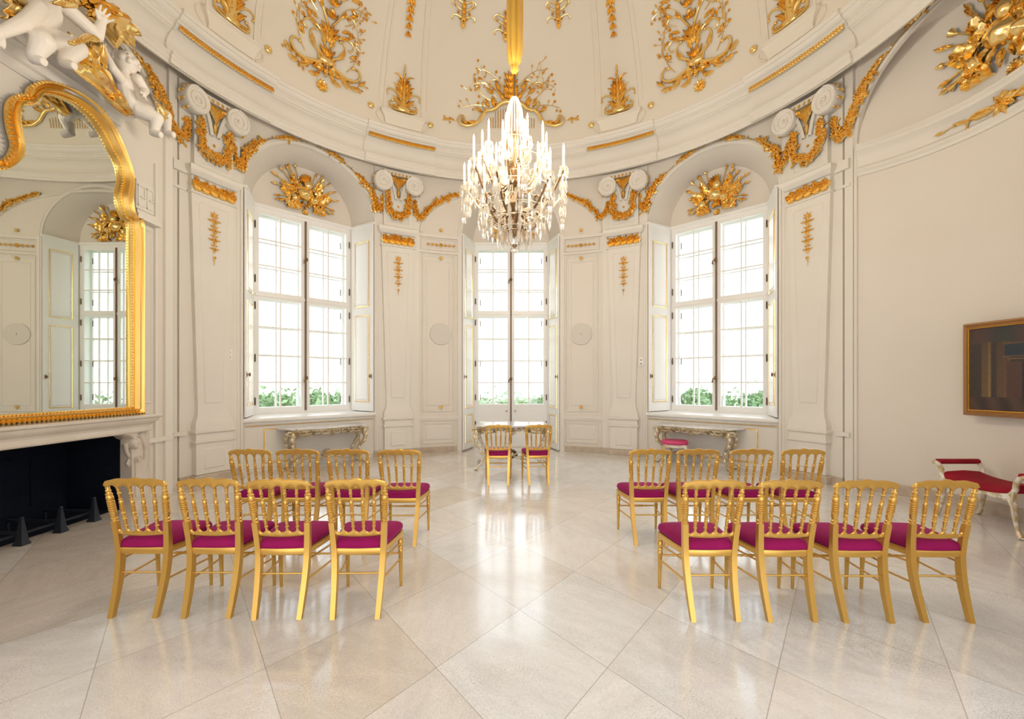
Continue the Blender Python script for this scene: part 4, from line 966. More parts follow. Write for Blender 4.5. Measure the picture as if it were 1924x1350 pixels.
    def bar(p, q, name='stretcher', turned=False, r=.0068):
        mb = MB(); P, Q = Vector(p), Vector(q); n = 30 if turned else 2; pts = [P.lerp(Q, i/n) for i in range(n + 1)]
        rr = [r]*(n + 1)
        if turned: rr = [.0075 + (.005*abs(sin((i - 10)*pi/2.5)) if 9 < i < 21 else 0) + (.003 if i in (8, 22) else 0) for i in range(n + 1)]
        mb.tube(pts, rr, 8); mb.build(name, M['chair'], root, 50, **w0)
    for s_ in (-1, 1):
        bar((s_*.195, .218, .330), (s_*PX(.345), PY(.345), .345)); bar((s_*.195, .222, .212), (s_*PX(.215), PY(.215), .215))
    bar((-PX(.26), PY(.26), .262), (PX(.26), PY(.26), .262)); bar((-.195, .22, .248), (.195, .22, .248), turned=True)
    return root
ROWS = [  # x, distance of the seat middle, turn, label, group
    (-2.437, 2.94, 0.5, 'gold chair at the outer end of the left front row, nearest the fireplace'), (-1.961, 2.935, .5, 'gold chair second from the fireplace in the left front row'),
    (-1.50, 2.92, 1.5, 'gold chair third from the fireplace in the left front row'), (-1.00, 2.925, 2.0, 'gold chair at the aisle end of the left front row'),
    (-2.445, 4.25, -.5, 'gold chair at the outer end of the left back row, before the console table'), (-2.0, 4.25, .5, 'gold chair second from outside in the left back row'),
    (-1.53, 4.25, .5, 'gold chair third from outside in the left back row'), (-1.04, 4.23, .8, 'gold chair at the aisle end of the left back row'),
    (1.30, 2.895, 1.0, 'gold chair at the aisle end of the right front row'), (1.785, 2.89, .3, 'gold chair second from the aisle in the right front row'),
    (2.26, 2.88, -1, 'gold chair third from the aisle in the right front row'), (2.765, 2.88, -1.5, 'gold chair at the outer end of the right front row, nearest the painting'),
    (1.31, 4.25, .5, 'gold chair at the aisle end of the right back row'), (1.755, 4.25, -.5, 'gold chair second from the aisle in the right back row, before the pink stool'),
    (2.257, 4.25, -.5, 'gold chair third from the aisle in the right back row'), (2.74, 4.25, -1, 'gold chair at the outer end of the right back row, beside the corner pilaster'),
    (-.186, 6.76, 1.5, 'left of the two gold chairs at the writing table before the glazed door'), (.417, 6.78, 5.0, 'right of the two gold chairs at the writing table before the glazed door')]
ch0 = make_chair()
for i, (x, D, rz, lab) in enumerate(ROWS):
    o = ch0 if i == 0 else copy_tree(ch0)
    a = R_(rz); o.location = (x - .235*sin(a), D + .235*cos(a), 0); o.rotation_euler = (0, 0, a)
    tag(o, lab, 'chair', 'gold ballroom chairs with magenta seats')

# ------------------------------------------------------------------ carved tables
def carved_table(name, label, loc, rz, half, dep, H, body, free=False):
    """serpentine top, pierced apron with gilt shells, scrolled legs and a low curved stretcher"""
    root = thing(name, label, 'table', loc, rz); w0 = dict(world=False); r = random.Random(int(half*100))
    def edge(t):                         # serpentine front edge, t in -1..1
        return dep*(1 - .10*abs(t)**3 + .05*cos(t*pi*2))
    n = 40; top = []
    xs = [-1 + 2*i/n for i in range(n + 1)]
    if free: out = [(half*t, edge(t) - dep*.5) for t in xs] + [(half*t, -(edge(t) - dep*.5)) for t in reversed(xs)]
    else: out = [(half*t*(1 + .0), edge(t)) for t in xs] + [(half*1.12, dep*.45), (half*1.16, 0), (-half*1.16, 0), (-half*1.12, dep*.45)]
    cx, cy = 0, sum(p[1] for p in out)/len(out); mb = MB()
    mb.grid([[(x*k, cy + (y - cy)*k, z) for x, y in out] for k, z in ((.96, H - .03), (.99, H - .03), (1.0, H - .022), (1.0, H - .008), (.985, H)) ], True, True); mb.build('table_top', M['marble'], root, 40, **w0)
    def apron(y0, sgn, hw):
        mb = MB(); rows = []
        for i in range(41):
            t = -1 + 2*i/40; z = H - .115 - .026*cos(t*pi*3) - .025*abs(t); yy = y0 + (edge(t)*.96 - dep*.96)*sgn*.9
            rows.append([(hw*t, yy - .012, H - .03), (hw*t, yy + .012, H - .03), (hw*t, yy + .018, (H - .03 + z)/2), (hw*t, yy + .012, z), (hw*t, yy - .012, z)])
        mb.grid(rows, True, True); mb.build('apron', body, root, 40, **w0)
        g = MB(lambda u, v, w: Vector((u, y0 + sgn*(.012 + w), v)) )
        for cxx, q in ((0, 1.0), (-hw*.93, .9), (hw*.93, .9), (-hw*.5, .55), (hw*.5, .55)):
            for k in range(9): g.leaf(cxx, H - .09, 2*pi*k/9, .095*q, .05*q, .028, .008)
            g.flower(cxx, H - .09, .04*q, .04, 7, .02)
            for s_ in (-1, 1): g.scroll(cxx + s_*.03, H - .10, (0 if s_ > 0 else pi) - s_*.3, .20*q, s_*3.6, .013, .007, 14, .01); g.leaf(cxx + s_*.06, H - .07, 0 if s_ > 0 else pi, .12*q, .045, .02, .008)
        g.build('gilt_carving', M['dull'], root, 50, **w0)
    yf = dep*.93 if not free else dep*.43
    apron(yf, 1, half*.93)
    if free: apron(-yf, -1, half*.93)
    mb = MB()                            # side aprons
    for s_ in (-1, 1):
        y0 = -yf if free else .03; mb.box(s_*half*.93 - .014, s_*half*.93 + .014, y0, yf, H - .12, H - .03)
    mb.build('apron', body, root, 40, **w0)
    ys = ((yf, 1), (-yf, -1)) if free else ((yf, 1), (.10, .35))
    for y0, sg in ys:
        for s_ in (-1, 1):
            mb = MB(); pts = []; rr = []
            for i in range(25):
                t = i/24; z = (H - .07)*(1 - t)
                bow = .075*sin(pi*min(1, t*1.5)) - .10*sin(pi*max(0, (t - .30)/.70))*(1 if t > .3 else 0) + .07*max(0, t - .82)/.18
                k = (s_*(half*.90 + bow*.75), y0*.97 + sg*bow*.55, z + .012); pts.append(k); rr.append(.045 - .026*min(1, t*1.35) + (.014 if t > .93 else 0))
            mb.tube(pts, rr, 8); f_ = pts[-1]; mb.ball((f_[0] + s_*.015, f_[1] + sg*.01, .022), .024, 8, 6)
            L = mb.build('leg', body, root, 50, **w0)
            g = MB(); 
            for i in (2, 5, 9, 14, 19): p = pts[i]; q = rr[i]; g.ball((p[0] + s_*q*.6, p[1] + sg*q*.6, p[2]), .022 + q*.25, 8, 6, (1, 1, 1.5)); g.ball((p[0], p[1] + sg*q*.9, p[2] - .03), .014, 6, 5, (1, 1, 2))
            g.build('gilt_carving', M['dull'], L, 50, **w0)
    g = MB()                             # stretcher: four curved rails meeting under a carved shell
    yc = 0 if free else dep*.55; zc = .20
    for y0, sg in ys:
        for s_ in (-1, 1):
            pts = []
            for i in range(17):
                t = i/16; x = s_*half*.80*(1 - t); y = y0*.9 + (yc - y0*.9)*t; z = .11 + .10*sin(pi*t*.5) + .05*sin(pi*t*2); pts.append((x, y + .05*sin(pi*t)*sg, z))
            g.tube(pts, .015, 6)
    g.build('stretcher', body, root, 50, **w0)
    g = MB(lambda u, v, w: Vector((u, yc + w, v)))
    for k in range(9): g.leaf(0, zc, pi*k/8, .12, .05, .03, 0); g.leaf(0, zc, -pi*k/8, .07, .04, .02, 0)
    g.ball((0, zc + .02, .0), .04, 10, 7)
    for s_ in (-1, 1): g.scroll(s_*.03, zc, (0 if s_ > 0 else pi) + s_*.5, .26, -s_*4.2, .016, .008, 16)
    g.build('gilt_shell', M['dull'], root, 50, **w0)
    return root
for s_, nm in ((-1, 'left'), (1, 'right')):
    p = planemap(s_*WA, 5.0)(s_*-.03, 0, .0)
    carved_table('console_table', 'gilt console table with white marble top under the %s window' % nm, tuple(p), pi - R_(s_*WA), .69, .40, .725, M['silver'])
carved_table('writing_table', 'white and gilt carved table with pale top before the glazed door', (.02, 8.32, 0), 0, .645, .86, .78, M['aged'], True)

# stool under the right console table
t = thing('footstool', 'low stool with pink satin cushion under the right console table', 'stool', (*planemap(WA, 4.58)(-.33, 0, 0)[:2], 0), -R_(WA) + .5)
mb = MB(); rows = []
for k, z in ((.9, .375), (1.0, .385), (1.03, .41), (1.0, .435), (.93, .45), (.7, .458), (.02, .46)):
    rows.append([(.235*k*math.copysign(abs(cos(a))**.6, cos(a)), .18*k*math.copysign(abs(sin(a))**.6, sin(a)), z) for a in [2*pi*i/32 for i in range(32)]])
mb.grid(rows, True); mb.build('cushion', M['pinkv'], t, 60, world=False)
mb = MB(); mb.box(-.21, .21, -.155, .155, .325, .38); mb.build('seat_frame', M['aged'], t, 35, world=False)
for sx in (-1, 1):
    for sy in (-1, 1):
        mb = MB(); mb.tube([(sx*(.19 + .03*sin(pi*q/8)*1 - .05*sin(pi*q/8*.9)), sy*(.14 + .02*sin(pi*q/8)), .34*(1 - q/8) + .012) for q in range(9)], [.026 - .0015*q for q in range(9)], 8); mb.build('leg', M['aged'], t, 60, world=False)

# ------------------------------------------------------------------ benches along the right wall
def bench(loc, rz, label, L=.92, W=.50):
    root = thing('upholstered_bench', label, 'bench', loc, rz, 'benches along the plain right wall'); w0 = dict(world=False); hl = L/2; hw = W/2
    mb = MB(); rows = []                 # dipped seat: x across, y along
    for i in range(25):
        t = -1 + 2*i/24; y = hl*.93*t; dz = .045*abs(t)**2.5
        rows.append([(-hw*1.0, y, .385 + dz), (-hw*1.04, y, .405 + dz), (-hw, y, .44 + dz), (-hw*.8, y, .462 + dz), (0, y, .475 + dz), (hw*.8, y, .462 + dz), (hw, y, .44 + dz), (hw*1.04, y, .405 + dz), (hw, y, .385 + dz)])
    mb.grid(rows, True, True); mb.build('seat_cushion', M['crimson'], root, 60, **w0)
    for s_ in (-1, 1):                   # long rails
        mb = MB(); rows = []
        for i in range(25):
            t = -1 + 2*i/24; y = hl*.95*t; dz = .045*abs(t)**2.5; th = .035 + .045*abs(t)**3 + .012*cos(t*pi*4)*(1 - abs(t))
            rows.append([(s_*hw - .014, y, .39 + dz), (s_*hw + .014, y, .39 + dz), (s_*hw + .014, y, .39 + dz - th), (s_*hw - .014, y, .39 + dz - th)])
        mb.grid(rows, True, True); mb.build('seat_rail', M['aged'], root, 40, **w0)
    for e in (-1, 1):
        mb = MB(); mb.grid([[(hw*.98*t, e*(hl + .035 + .040*cos(a)), .610 + .030*sin(a)) for a in [2*pi*k/12 for k in range(12)]] for t in [-1 + i/6 for i in range(13)]], True, True); mb.build('arm_pad', M['crimson'], root, 50, **w0)
        for s_ in (-1, 1):
            mb = MB(); x = s_*hw             # scrolled arm support and outward leg
            mb.tube([(x*1.03, e*(hl + .09), .60), (x*1.02, e*(hl + .06), .605), (x, e*(hl + .02), .585), (x, e*(hl - .015), .53), (x, e*(hl - .02), .47), (x, e*(hl - .05), .42), (x, e*(hl - .10), .385)], [.014, .02, .024, .024, .024, .026, .022], 8)
            mb.ball((x*1.02, e*(hl + .085), .597), .022, 8, 6); mb.build('arm_support', M['aged'], root, 50, **w0)
            mb = MB(); mb.tube([(x, e*(hl - .12), .36), (x, e*(hl - .07), .37), (x, e*(hl - .035), .32), (x, e*(hl - .03), .24), (x*1.0, e*(hl - .015), .14), (x*1.02, e*(hl + .01), .06)], [.026, .033, .030, .024, .020, .017], 8)
            l = mb.build('leg', M['aged'], root, 50, **w0)
            mb = MB(); mb.tube([(x*1.02, e*(hl + .008), .07), (x*1.02, e*(hl + .022), .035), (x*1.04, e*(hl + .045), .018)], [.021, .028, .022], 8); mb.ball((x*1.05, e*(hl + .055), .015), .017, 8, 5, (1, 1.3, .85)); mb.ball((x*1.10, e*(hl + .035), .015), .015, 8, 5, (1, 1.2, .9)); mb.ball((x*.96, e*(hl + .035), .015), .015, 8, 5, (1, 1.2, .9)); mb.build('paw_foot', M['dull'], l, 50, **w0)
            mb = MB(); mb.tube([(x*1.09, e*(hl - .02), .44), (x*1.10, e*(hl - .035), .36), (x*1.10, e*(hl - .025), .28), (x*1.08, e*(hl - .01), .16)], [.010, .014, .012, .006], 6); mb.build('gilt_carving', M['dull'], l, 50, **w0)
    return root
bench((5.17, 4.83, 0), 0, 'low bench with crimson seat and rolled white arms, under the painting', .80, .47)
bench((4.98, 3.70, 0), R_(-3), 'second crimson bench by the right wall, cut off by the picture edge', .80, .47)

# ------------------------------------------------------------------ painting
f0 = nichemap(0); pa = f0(.33, 0, .02); D0, X0 = 5.43, 5.40
q0, q1 = Vector((5.43, 5.42)), Vector((5.52, 4.25)); dq = (q1 - q0); LP = dq.length; e_ = dq/LP; n_ = Vector((e_.y, -e_.x)); n_ = n_ if n_.x < 0 else -n_
fp = lambda u, v, w: Vector((q0.x + e_.x*u + n_.x*(w + .03), q0.y + e_.y*u + n_.y*(w + .03), v))
root = thing('framed_painting', 'dark oil painting of a palace interior in a gilt frame on the right wall', 'painting', tuple(fp(LP/2, 1.135, 0)))
mb = MB(fp); ring_frame(mb, 0, LP, 1.135, 2.215, .065, .045, 0, 2); mb.box(.01, LP - .01, 1.145, 2.205, -.03, .004); mb.build('picture_frame', mat('walnut_gilt_frame', (.42, .22, .08), .4, .35), root, 35)
mb = MB(fp); ring_frame(mb, .055, LP - .055, 1.19, 2.16, .018, .03, .01, 2); mb.build('gilt_slip', M['gold'], root, 35)
def canvas():
    nx, nz = 110, 100; V = []; Fc = []; Cc = []
    rr = random.Random(2)
    for j in range(nz + 1):
        for i in range(nx + 1):
            u, v = i/nx, j/nz; V.append(fp(.065 + (LP - .13)*u, 1.20 + .95*v, .012))
            c = [.035, .022, .016]; k = rr.uniform(.85, 1.15)
            if v > .80: c = [.045 + .02*sin(u*14), .028, .022]
            if v < .17: c = [.05, .024, .016]; c = [x*(1 + .4*sin(u*30 + v*9)) for x in c]
            for a, b_, col in ((.12, .19, (.10, .055, .02)), (.19, .215, (.17, .10, .035)), (.27, .33, (.08, .04, .018)), (.33, .40, (.10, .045, .02)), (.74, .80, (.12, .06, .022)), (.88, .92, (.14, .075, .03)), (.97, 1.0, (.10, .05, .02))):
                if a < u < b_ and .16 < v < .82: c = [x*(.6 + .8*(1 - v)) for x in col]
            if .36 < u < .50 and .16 < v < .58: c = [.07, .028, .018]
            if .50 <= u < .56 and .16 < v < .58: c = [.012, .010, .012]
            if .56 <= u < .73 and .17 < v < .60:
                c = [.24, .135, .035]
                if abs(u - .645) < .05 and any(abs(v - q) < .05 for q in (.24, .38, .52)): c = [.15, .075, .02]
                if abs(u - .645) < .014 and any(abs(v - q) < .02 for q in (.24, .38, .52)): c = [.32, .20, .07]
            if .38 < u < .72 and .60 < v < .62: c = [.17, .09, .035]
            if .34 < u < .66 and .645 < v < .78: c = [.012, .022, .035]
            if .32 < u < .68 and (.63 < v < .645 or .78 < v < .795): c = [.13, .075, .03]
            if .82 < u < .87 and .22 < v < .50: c = [.22 + .1*(rr.random() > .6), .17, .12]
            Cc.append([x*k for x in c])
    for j in range(nz):
        for i in range(nx): a = j*(nx + 1) + i; Fc.append((a, a + 1, a + nx + 2, a + nx + 1))
    me = bpy.data.meshes.new('canvas'); c0 = wloc(root); me.from_pydata([v - c0 for v in V], [], Fc)
    at = me.color_attributes.new('paint', 'FLOAT_COLOR', 'POINT')
    for i, c in enumerate(Cc): at.data[i].color = (*c, 1)
    m = bpy.data.materials.new('oil_painting'); m.use_nodes = True; t = m.node_tree; a = t.nodes.new('ShaderNodeAttribute'); a.attribute_name = 'paint'
    t.links.new(a.outputs['Color'], t.nodes['Principled BSDF'].inputs['Base Color']); t.nodes['Principled BSDF'].inputs['Roughness'].default_value = .45
    me.materials.append(m); o = bpy.data.objects.new('canvas', me); COL.objects.link(o); o.parent = root
canvas()

# intercoms beside the pilasters
for th, z, nm, R in ((-61.75, 1.98, 'left', 5.17), (33.0 - .3, 1.96, 'right', 5.17)):
    f = wallmap(-63.6 if nm == 'left' else 32.0, z); t = thing('wall_intercom', 'small ivory wall box between pilaster and %s window' % nm, 'wall box', tuple(f(0, 0, .06)))
    mb = MB(f); mb.box(-.045, .045, -.085, .085, .04, .085); mb.box(-.038, .038, -.078, .078, .08, .092); mb.build('housing', M['plastic'], t, 30)
    for v, m in ((.035, 'bolt'), (-.045, 'dark')):
        k = MB(f); k.grid([[(r*cos(a), v + r*sin(a)*.8, w_) for a in [2*pi*i/14 for i in range(14)]] for r, w_ in ((.018, .09), (.016, .10), (.001, .101))], True); k.build('button', M[m], t, 50)

# ------------------------------------------------------------------ chimney breast, chimneypiece, mirror
XB, DB = -4.70, 6.25
mb = MB()
def bx(x0, x1, y0, y1, z0, z1): mb.box(x0, x1, y0, y1, z0, z1)
bx(-5.62, XB, 5.45, DB, 0, 4.83); bx(-5.62, XB, 1.9, 2.6, 0, 4.83); bx(-5.62, XB, 2.6, 5.45, .96, 4.83)
tag(mb.build('wall_chimney_breast', M['stucco2'], None, 30), **S)
def eave(prof, D0, De, mat_, name, parent=None, X=XB):   # moulding along the breast that returns at its far end
    m = MB(); m.grid([[(X + o, D0, z) for o, z in prof], [(X + o, De + o, z) for o, z in prof], [(X - .02, De + o, z) for o, z in prof]])
    m.add([(X - .02, D0, prof[0][1]), (X + prof[0][0], D0, prof[0][1]), (X + prof[0][0], De + prof[0][0], prof[0][1]), (X - .02, De + prof[0][0], prof[0][1])], [(0, 1, 2, 3)])
    return m.build(name, mat_, parent, 30)
CORN = [(.02, 4.86), (.24, 4.84), (.24, 4.80), (.22, 4.79), (.215, 4.75), (.17, 4.72), (.15, 4.68), (.15, 4.66), (.10, 4.64), (.08, 4.60), (.08, 4.56), (.05, 4.545), (.045, 4.49), (.02, 4.46), (0, 4.46)]
tag(eave(CORN, 1.9, 5.33, M['stucco'], 'trim_%d' % tn), **S); tn += 1
mb = MB(xplane(XB)); mb.box(5.98, 6.02, .1, 4.4, -.01, .03); mb.box(6.14, 6.27, 0, 4.83, -.01, .04); mb.box(5.80, 6.27, .74, .80, -.01, .05)
ring_frame(mb, 5.74, 5.96, 1.25, 3.5, .03, .015); mb.box(5.62, 6.0, 3.56, 3.62, -.01, .10); mb.box(5.64, 5.98, 3.62, 3.68, -.01, .07)
mb.box(5.66, 5.94, 3.70, 4.06, -.01, .04)
for u0 in (5.68, 5.82):                  # key pattern
    for k_, (a, c, d, e) in enumerate(((0, .11, 3.74, 3.755), (0, .015, 3.74, 4.0), (0, .11, 3.985, 4.0), (.095, .11, 3.85, 4.0), (.04, .11, 3.85, 3.865))): mb.box(u0 + a, u0 + c, d, e, .03, .05 + .002*k_)
tag(mb.build('trim_%d' % tn, M['stucco'], None, 30), **S); tn += 1
root = thing('chimneypiece', 'long pale pink marble chimneypiece around a black hearth, under the gilt mirror', 'fireplace', (-4.6, 4.1, 0))
SH = [(.0, 1.13), (.29, 1.13), (.30, 1.12), (.30, 1.10), (.285, 1.09), (.275, 1.085), (.27, 1.06), (.245, 1.03), (.215, 1.01), (.205, .985), (.215, .96), (.225, .94), (.22, .925), (.19, .92), (.0, .92)]
eave(SH, 1.95, 5.46, M['mantel'], 'mantel_shelf', root)
mb = MB(xplane(XB)); rows = []           # lintel with a rounded corner over the opening
for i in range(30):
    t = i/29; D = 2.75 + (5.47 - 2.75)*t; z = .915 - .10*max(0, (t - .93)/.07)**2 - .10*max(0, (.07 - t)/.07)**2
    rows.append([(D, z, 0), (D, z, .19), (D, z + .012, .205), (D, .935, .205), (D, .935, 0)])
mb.grid(rows, True, True); mb.build('lintel', M['mantel'], root, 35)
for e0, e1 in ((5.45, 5.72), (2.45, 2.75)):
    mb = MB(); q = 1 if e0 > 4 else -1
    mb.box(XB - .0, XB + .16, e0, e1, 0, .93); mb.box(XB, XB + .19, e0 - .01, e1 + .01, 0, .10); mb.box(XB + .15, XB + .175, e0 + .04, e1 - .04, .14, .58)
    j = mb.build('jamb', M['mantel'], root, 30)
    inner = e0 if q > 0 else e1; mb = MB()
    for k, z, rad in ((0, .80, .075), (1, .60, .035)):
        mb.lathe([(rad, 0), (rad, .13), (rad*.8, .15), (rad*.75, .14), (rad*.3, .14), (.005, .15)], (XB + .06, inner + q*(.03 + .03*k), z), 20, ax='x')
    mb.tube([(XB + .14, inner + q*.13, .9), (XB + .17, inner + q*.20, .72), (XB + .165, inner + q*.19, .5), (XB + .16, inner + q*.10, .2)], [.035, .03, .022, .015], 8)
    mb.tube([(XB + .12, inner - q*.04, .8), (XB + .12, inner - q*.03, .7), (XB + .12, inner + q*.02, .62), (XB + .12, inner - q*.02, .55), (XB + .12, inner + q*.01, .52)], [.03, .025, .02, .022, .018], 8)
    mb.build('scroll_console', M['mantel'], j, 50)
mb = MB(); 
mb.box(-5.32, -5.30, 2.6, 5.45, 0, 1.0); mb.box(-5.3, XB + .02, 5.43, 5.46, 0, .95); mb.box(-5.3, XB + .02, 2.58, 2.62, 0, .95); mb.box(-5.3, XB + .0, 2.6, 5.45, .93, .96); mb.box(-5.3, XB - .02, 2.6, 5.45, .0, .006)
for k in range(8):                       # cast rib pattern of the fireback
    mb.box(-5.305, -5.285, 2.7 + .33*k, 2.9 + .33*k, .1 + .05*(k % 2), .7)
mb.build('firebox', M['soot'], root, 30)
for k, D in enumerate((3.88, 4.26, 4.63, 5.0)):
    t = thing('andiron', ('black iron firedog at the edge of the picture in the hearth', 'black iron firedog nearest the picture edge with its whole post showing', 'black iron firedog in the middle of the hearth opening', 'black iron firedog closest to the hearth jamb')[k], 'firedog', (-4.58, D, 0), 0, 'iron firedogs in the hearth')
    mb = MB(); mb.rsweep([(0, 0, 0, .045, .045), (0, 0, .02, .042, .042), (0, 0, .035, .034, .034), (0, 0, .24, .011, .011), (0, 0, .25, .014, .014), (0, 0, .262, .006, .006)]); mb.build('post', M['iron'], t, 30, world=False)
    mb = MB(); mb.box(-.55, 0, -.012, .012, .10, .125); mb.box(-.55, -.53, -.012, .012, 0, .11); mb.build('log_bar', M['iron'], t, 30, world=False)
    if k: mb = MB(); mb.box(-.05, -.03, -.375, .0, .085, .105); mb.build('cross_bar', M['iron'], t, 30, world=False)

XM = -4.64
OUT = [(268, 775), (268, 600), (268, 427), (258, 412), (250, 395), (247, 375), (249, 345), (246, 320), (236, 290), (228, 270), (213, 238), (187, 203), (165, 184), (143, 170), (110, 158), (85, 154), (68, 157), (56, 165), (50, 179), (33, 179), (21, 186), (15, 200), (15, 225), (20, 250), (25, 270), (20, 288), (9, 300), (0, 304)]
INN = [(247, 762), (247, 600), (247, 432), (236, 410), (226, 385), (223, 362), (228, 340), (226, 316), (218, 297), (208, 280), (191, 247), (172, 221), (155, 206), (138, 194), (110, 182), (88, 178), (76, 183), (70, 194), (56, 199), (45, 198), (37, 205), (35, 218), (37, 240), (40, 262), (42, 285), (36, 303), (20, 316), (0, 321)]
def half_outline(P, ref):
    q = [Vector(sidepx(XM, *p)) for p in P]; return q
oq, iq = half_outline(OUT, 0), half_outline(INN, 0); DM = 4.10
oq = oq + [Vector((2*DM - p.x, p.y)) for p in reversed(oq)]; iq = iq + [Vector((2*DM - p.x, p.y)) for p in reversed(iq)]
zb_o = oq[0].y; iq[0].y = iq[-1].y = zb_o + .085; oq[-1].y = zb_o
oq[0].y = zb_o
def subdiv(P, n=3):
    out = []
    for i in range(len(P)):
        a, b_, c, d = P[i - 1], P[i], P[(i + 1) % len(P)], P[(i + 2) % len(P)]
        sharp = i in (len(P) - 1,) or i == 0 or i == len(P) - 2
        for k in range(n):
            t = k/n
            if sharp or (b_ - c).length > .5: out.append(b_.lerp(c, t))
            else: out.append(.5*((2*b_) + (c - a)*t + (2*a - 5*b_ + 4*c - d)*t*t + (3*b_ - a - 3*c + d)*t**3))
    return out
oq, iq = subdiv(oq, 4), subdiv(iq, 4)
root = thing('wall_mirror', 'tall lobed mirror in a broad gilt frame above the chimneypiece', 'mirror', (XM, DM, zb_o))
mp = xplane(XM - .04); mb = MB(mp); sec = [(0, 0), (.0, .05), (.10, .085), (.22, .07), (.30, .045), (.42, .05), (.55, .095), (.66, .10), (.74, .07), (.80, .045), (.86, .055), (.92, .055), (1.0, .03), (1.0, .0)]
mb.grid([[(o.x + (i.x - o.x)*q, o.y + (i.y - o.y)*q, h) for q, h in sec] for o, i in list(zip(oq, iq)) + [(oq[0], iq[0])]])
mb.build('mirror_frame', M['frame'], root, 50)
def beads(P, off_in, every, r, w, leafy=False):
    g = MB(mp); acc = 0
    C_ = Vector((DM, 2.6))
    for a, c in zip(P, P[1:] + P[:1]):
        L = (c - a).length; d = (c - a)/max(L, 1e-6); n = Vector((-d.y, d.x))
        n = n if n.dot(C_ - a) > 0 else -n
        while acc < L:
            p = a + d*acc + n*off_in
            if leafy: g.leaf(p.x, p.y, math.atan2(n.y, n.x) + pi, every*1.1, every*.85, .02, w, n=3)
            else: g.ball((p.x, p.y, w), r, 6, 4)
            acc += every
        acc -= L
    return g
beads(iq, -.012, .035, .012, .045).build('beading', M['frame'], root, 60)
beads(oq, .03, .045, .012, .05, True).build('leaf_edging', M['frame'], root, 60)
mb = MB(mp); mb.add([(p.x, p.y, .012) for p in iq], [tuple(range(len(iq)))]); mb.build('mirror_glass', M['mirror'], root, None)

# white putti, gilt drapery and horn on the cornice above the mirror
XP = -4.34
def P3(x, y, dx=0.0): D, z = sidepx(XP, x, y); return Vector((XP + dx, D, z))
def putto(label, head, hr, neck, chest, belly, hip, arms, legs, look, br=1.0):
    mb = MB()
    def limb(pts, rr): 
        n = len(pts) - 1; P = []; Q = []
        for i in range(n):
            for k in range(5): t = k/5; P.append(pts[i].lerp(pts[i + 1], t)); Q.append(rr[i] + (rr[i + 1] - rr[i])*t)
        P.append(pts[-1]); Q.append(rr[-1]); mb.tube(P, Q, 12)
        for p, r in zip(pts, rr): mb.ball(p, r, 12, 8)
    limb([neck, chest, belly, hip], [.062*br, .115*br, .118*br, .125*br]); limb([head, neck], [.07*br, .06*br])
    mb.ball(head, hr, 18, 14, (.95, .95, 1.08)); lk = look.normalized(); up = Vector((0, 0, 1)); sd = lk.cross(up).normalized(); up = sd.cross(lk)
    H = lambda f_, s_, u_: head + lk*f_*hr + sd*s_*hr + up*u_*hr
    mb.ball(H(.98, 0, -.08), hr*.16, 8, 6); mb.ball(H(.62, .42, -.28), hr*.40, 10, 8); mb.ball(H(.62, -.42, -.28), hr*.40, 10, 8); mb.ball(H(.80, 0, -.62), hr*.26, 8, 6); mb.ball(H(.86, 0, -.38), hr*.17, 8, 6); mb.ball(H(.76, 0, .34), hr*.34, 10, 6)
    for s_ in (-1, 1): mb.ball(H(.0, s_*.98, -.05), hr*.20, 8, 6)
    for pts in arms:
        limb(pts, [.065*br, .058*br, .040*br][:len(pts)] if len(pts) == 3 else [.065*br, .05*br]); w_ = pts[-1]; d = (pts[-1] - pts[-2]).normalized(); s1 = d.cross(Vector((1, 0, .2))).normalized()
        mb.ball(w_ + d*.045, .042*br, 10, 8, (1, 1, 1))
        for k in range(4):
            b0 = w_ + d*.055 + s1*(-.036 + .024*k)*br; L = (.085, .10, .095, .075)[k]*br; sp = s1*(-.030 + .020*k)*br
            mb.tube([b0, b0 + d*L*.5 + sp*.5, b0 + d*L*.85 + Vector((.014, 0, 0)) + sp, b0 + d*L + Vector((.03, 0, 0)) + sp*1.1], [.0145*br, .0135*br, .0120*br, .0095*br], 8)
        mb.tube([w_ + d*.015 - s1*.03*br, w_ + d*.045 - s1*.065*br, w_ + d*.085 - s1*.082*br], [.016*br, .014*br, .011*br], 8)
    for pts in legs:
        limb(pts, [.115*br, .088*br, .055*br][:len(pts)]); a = pts[-1]; mb.tube([a + Vector((-.02, 0, -.01)), a + Vector((.04, 0, -.035)), a + Vector((.095, .0, -.05))], [.05, .042, .036], 10)
    o = mb.build('putto_statue', M['statue'], None, 180)
    r = o.modifiers.new('remesh', 'REMESH'); r.mode = 'VOXEL'; r.voxel_size = .0065; r.use_smooth_shade = True
    s_ = o.modifiers.new('smooth', 'SMOOTH'); s_.factor = .6; s_.iterations = 8
    h = MB(); rr = random.Random(4)
    for _ in range(90):                  # curls
        a, e = rr.uniform(0, 2*pi), rr.uniform(-.2, 1); d = Vector((cos(a)*math.sqrt(1 - min(1, e*e)), sin(a)*math.sqrt(1 - min(1, e*e)), e))
        if d.dot(lk) > .50 and d.dot(up) < .62 or d.dot(up) < -.15: continue
        p = head + d*hr*1.04; h.ball(p, hr*rr.uniform(.13, .20), 7, 5)
    h.build('hair_curls', M['statue'], o, 60)
    return tag(o, label, 'statue', 'white putti above the mirror')
putto('white putto seated on the end of the cornice, reaching up to the gilt drapery', P3(236, 118), .115, P3(233, 138), P3(230, 156), P3(236, 180), P3(247, 200),
      [[P3(216, 146, .05), P3(197, 128, .08), P3(190, 102, .05)], [P3(244, 148, .09), P3(256, 170, .10), P3(243, 176, .16)]],
      [[P3(250, 205, .05), P3(262, 222, .20), P3(263, 246, .16)], [P3(256, 205), P3(287, 218, .15), P3(298, 246, .10)]], Vector((.7, -.5, .45)), .82)
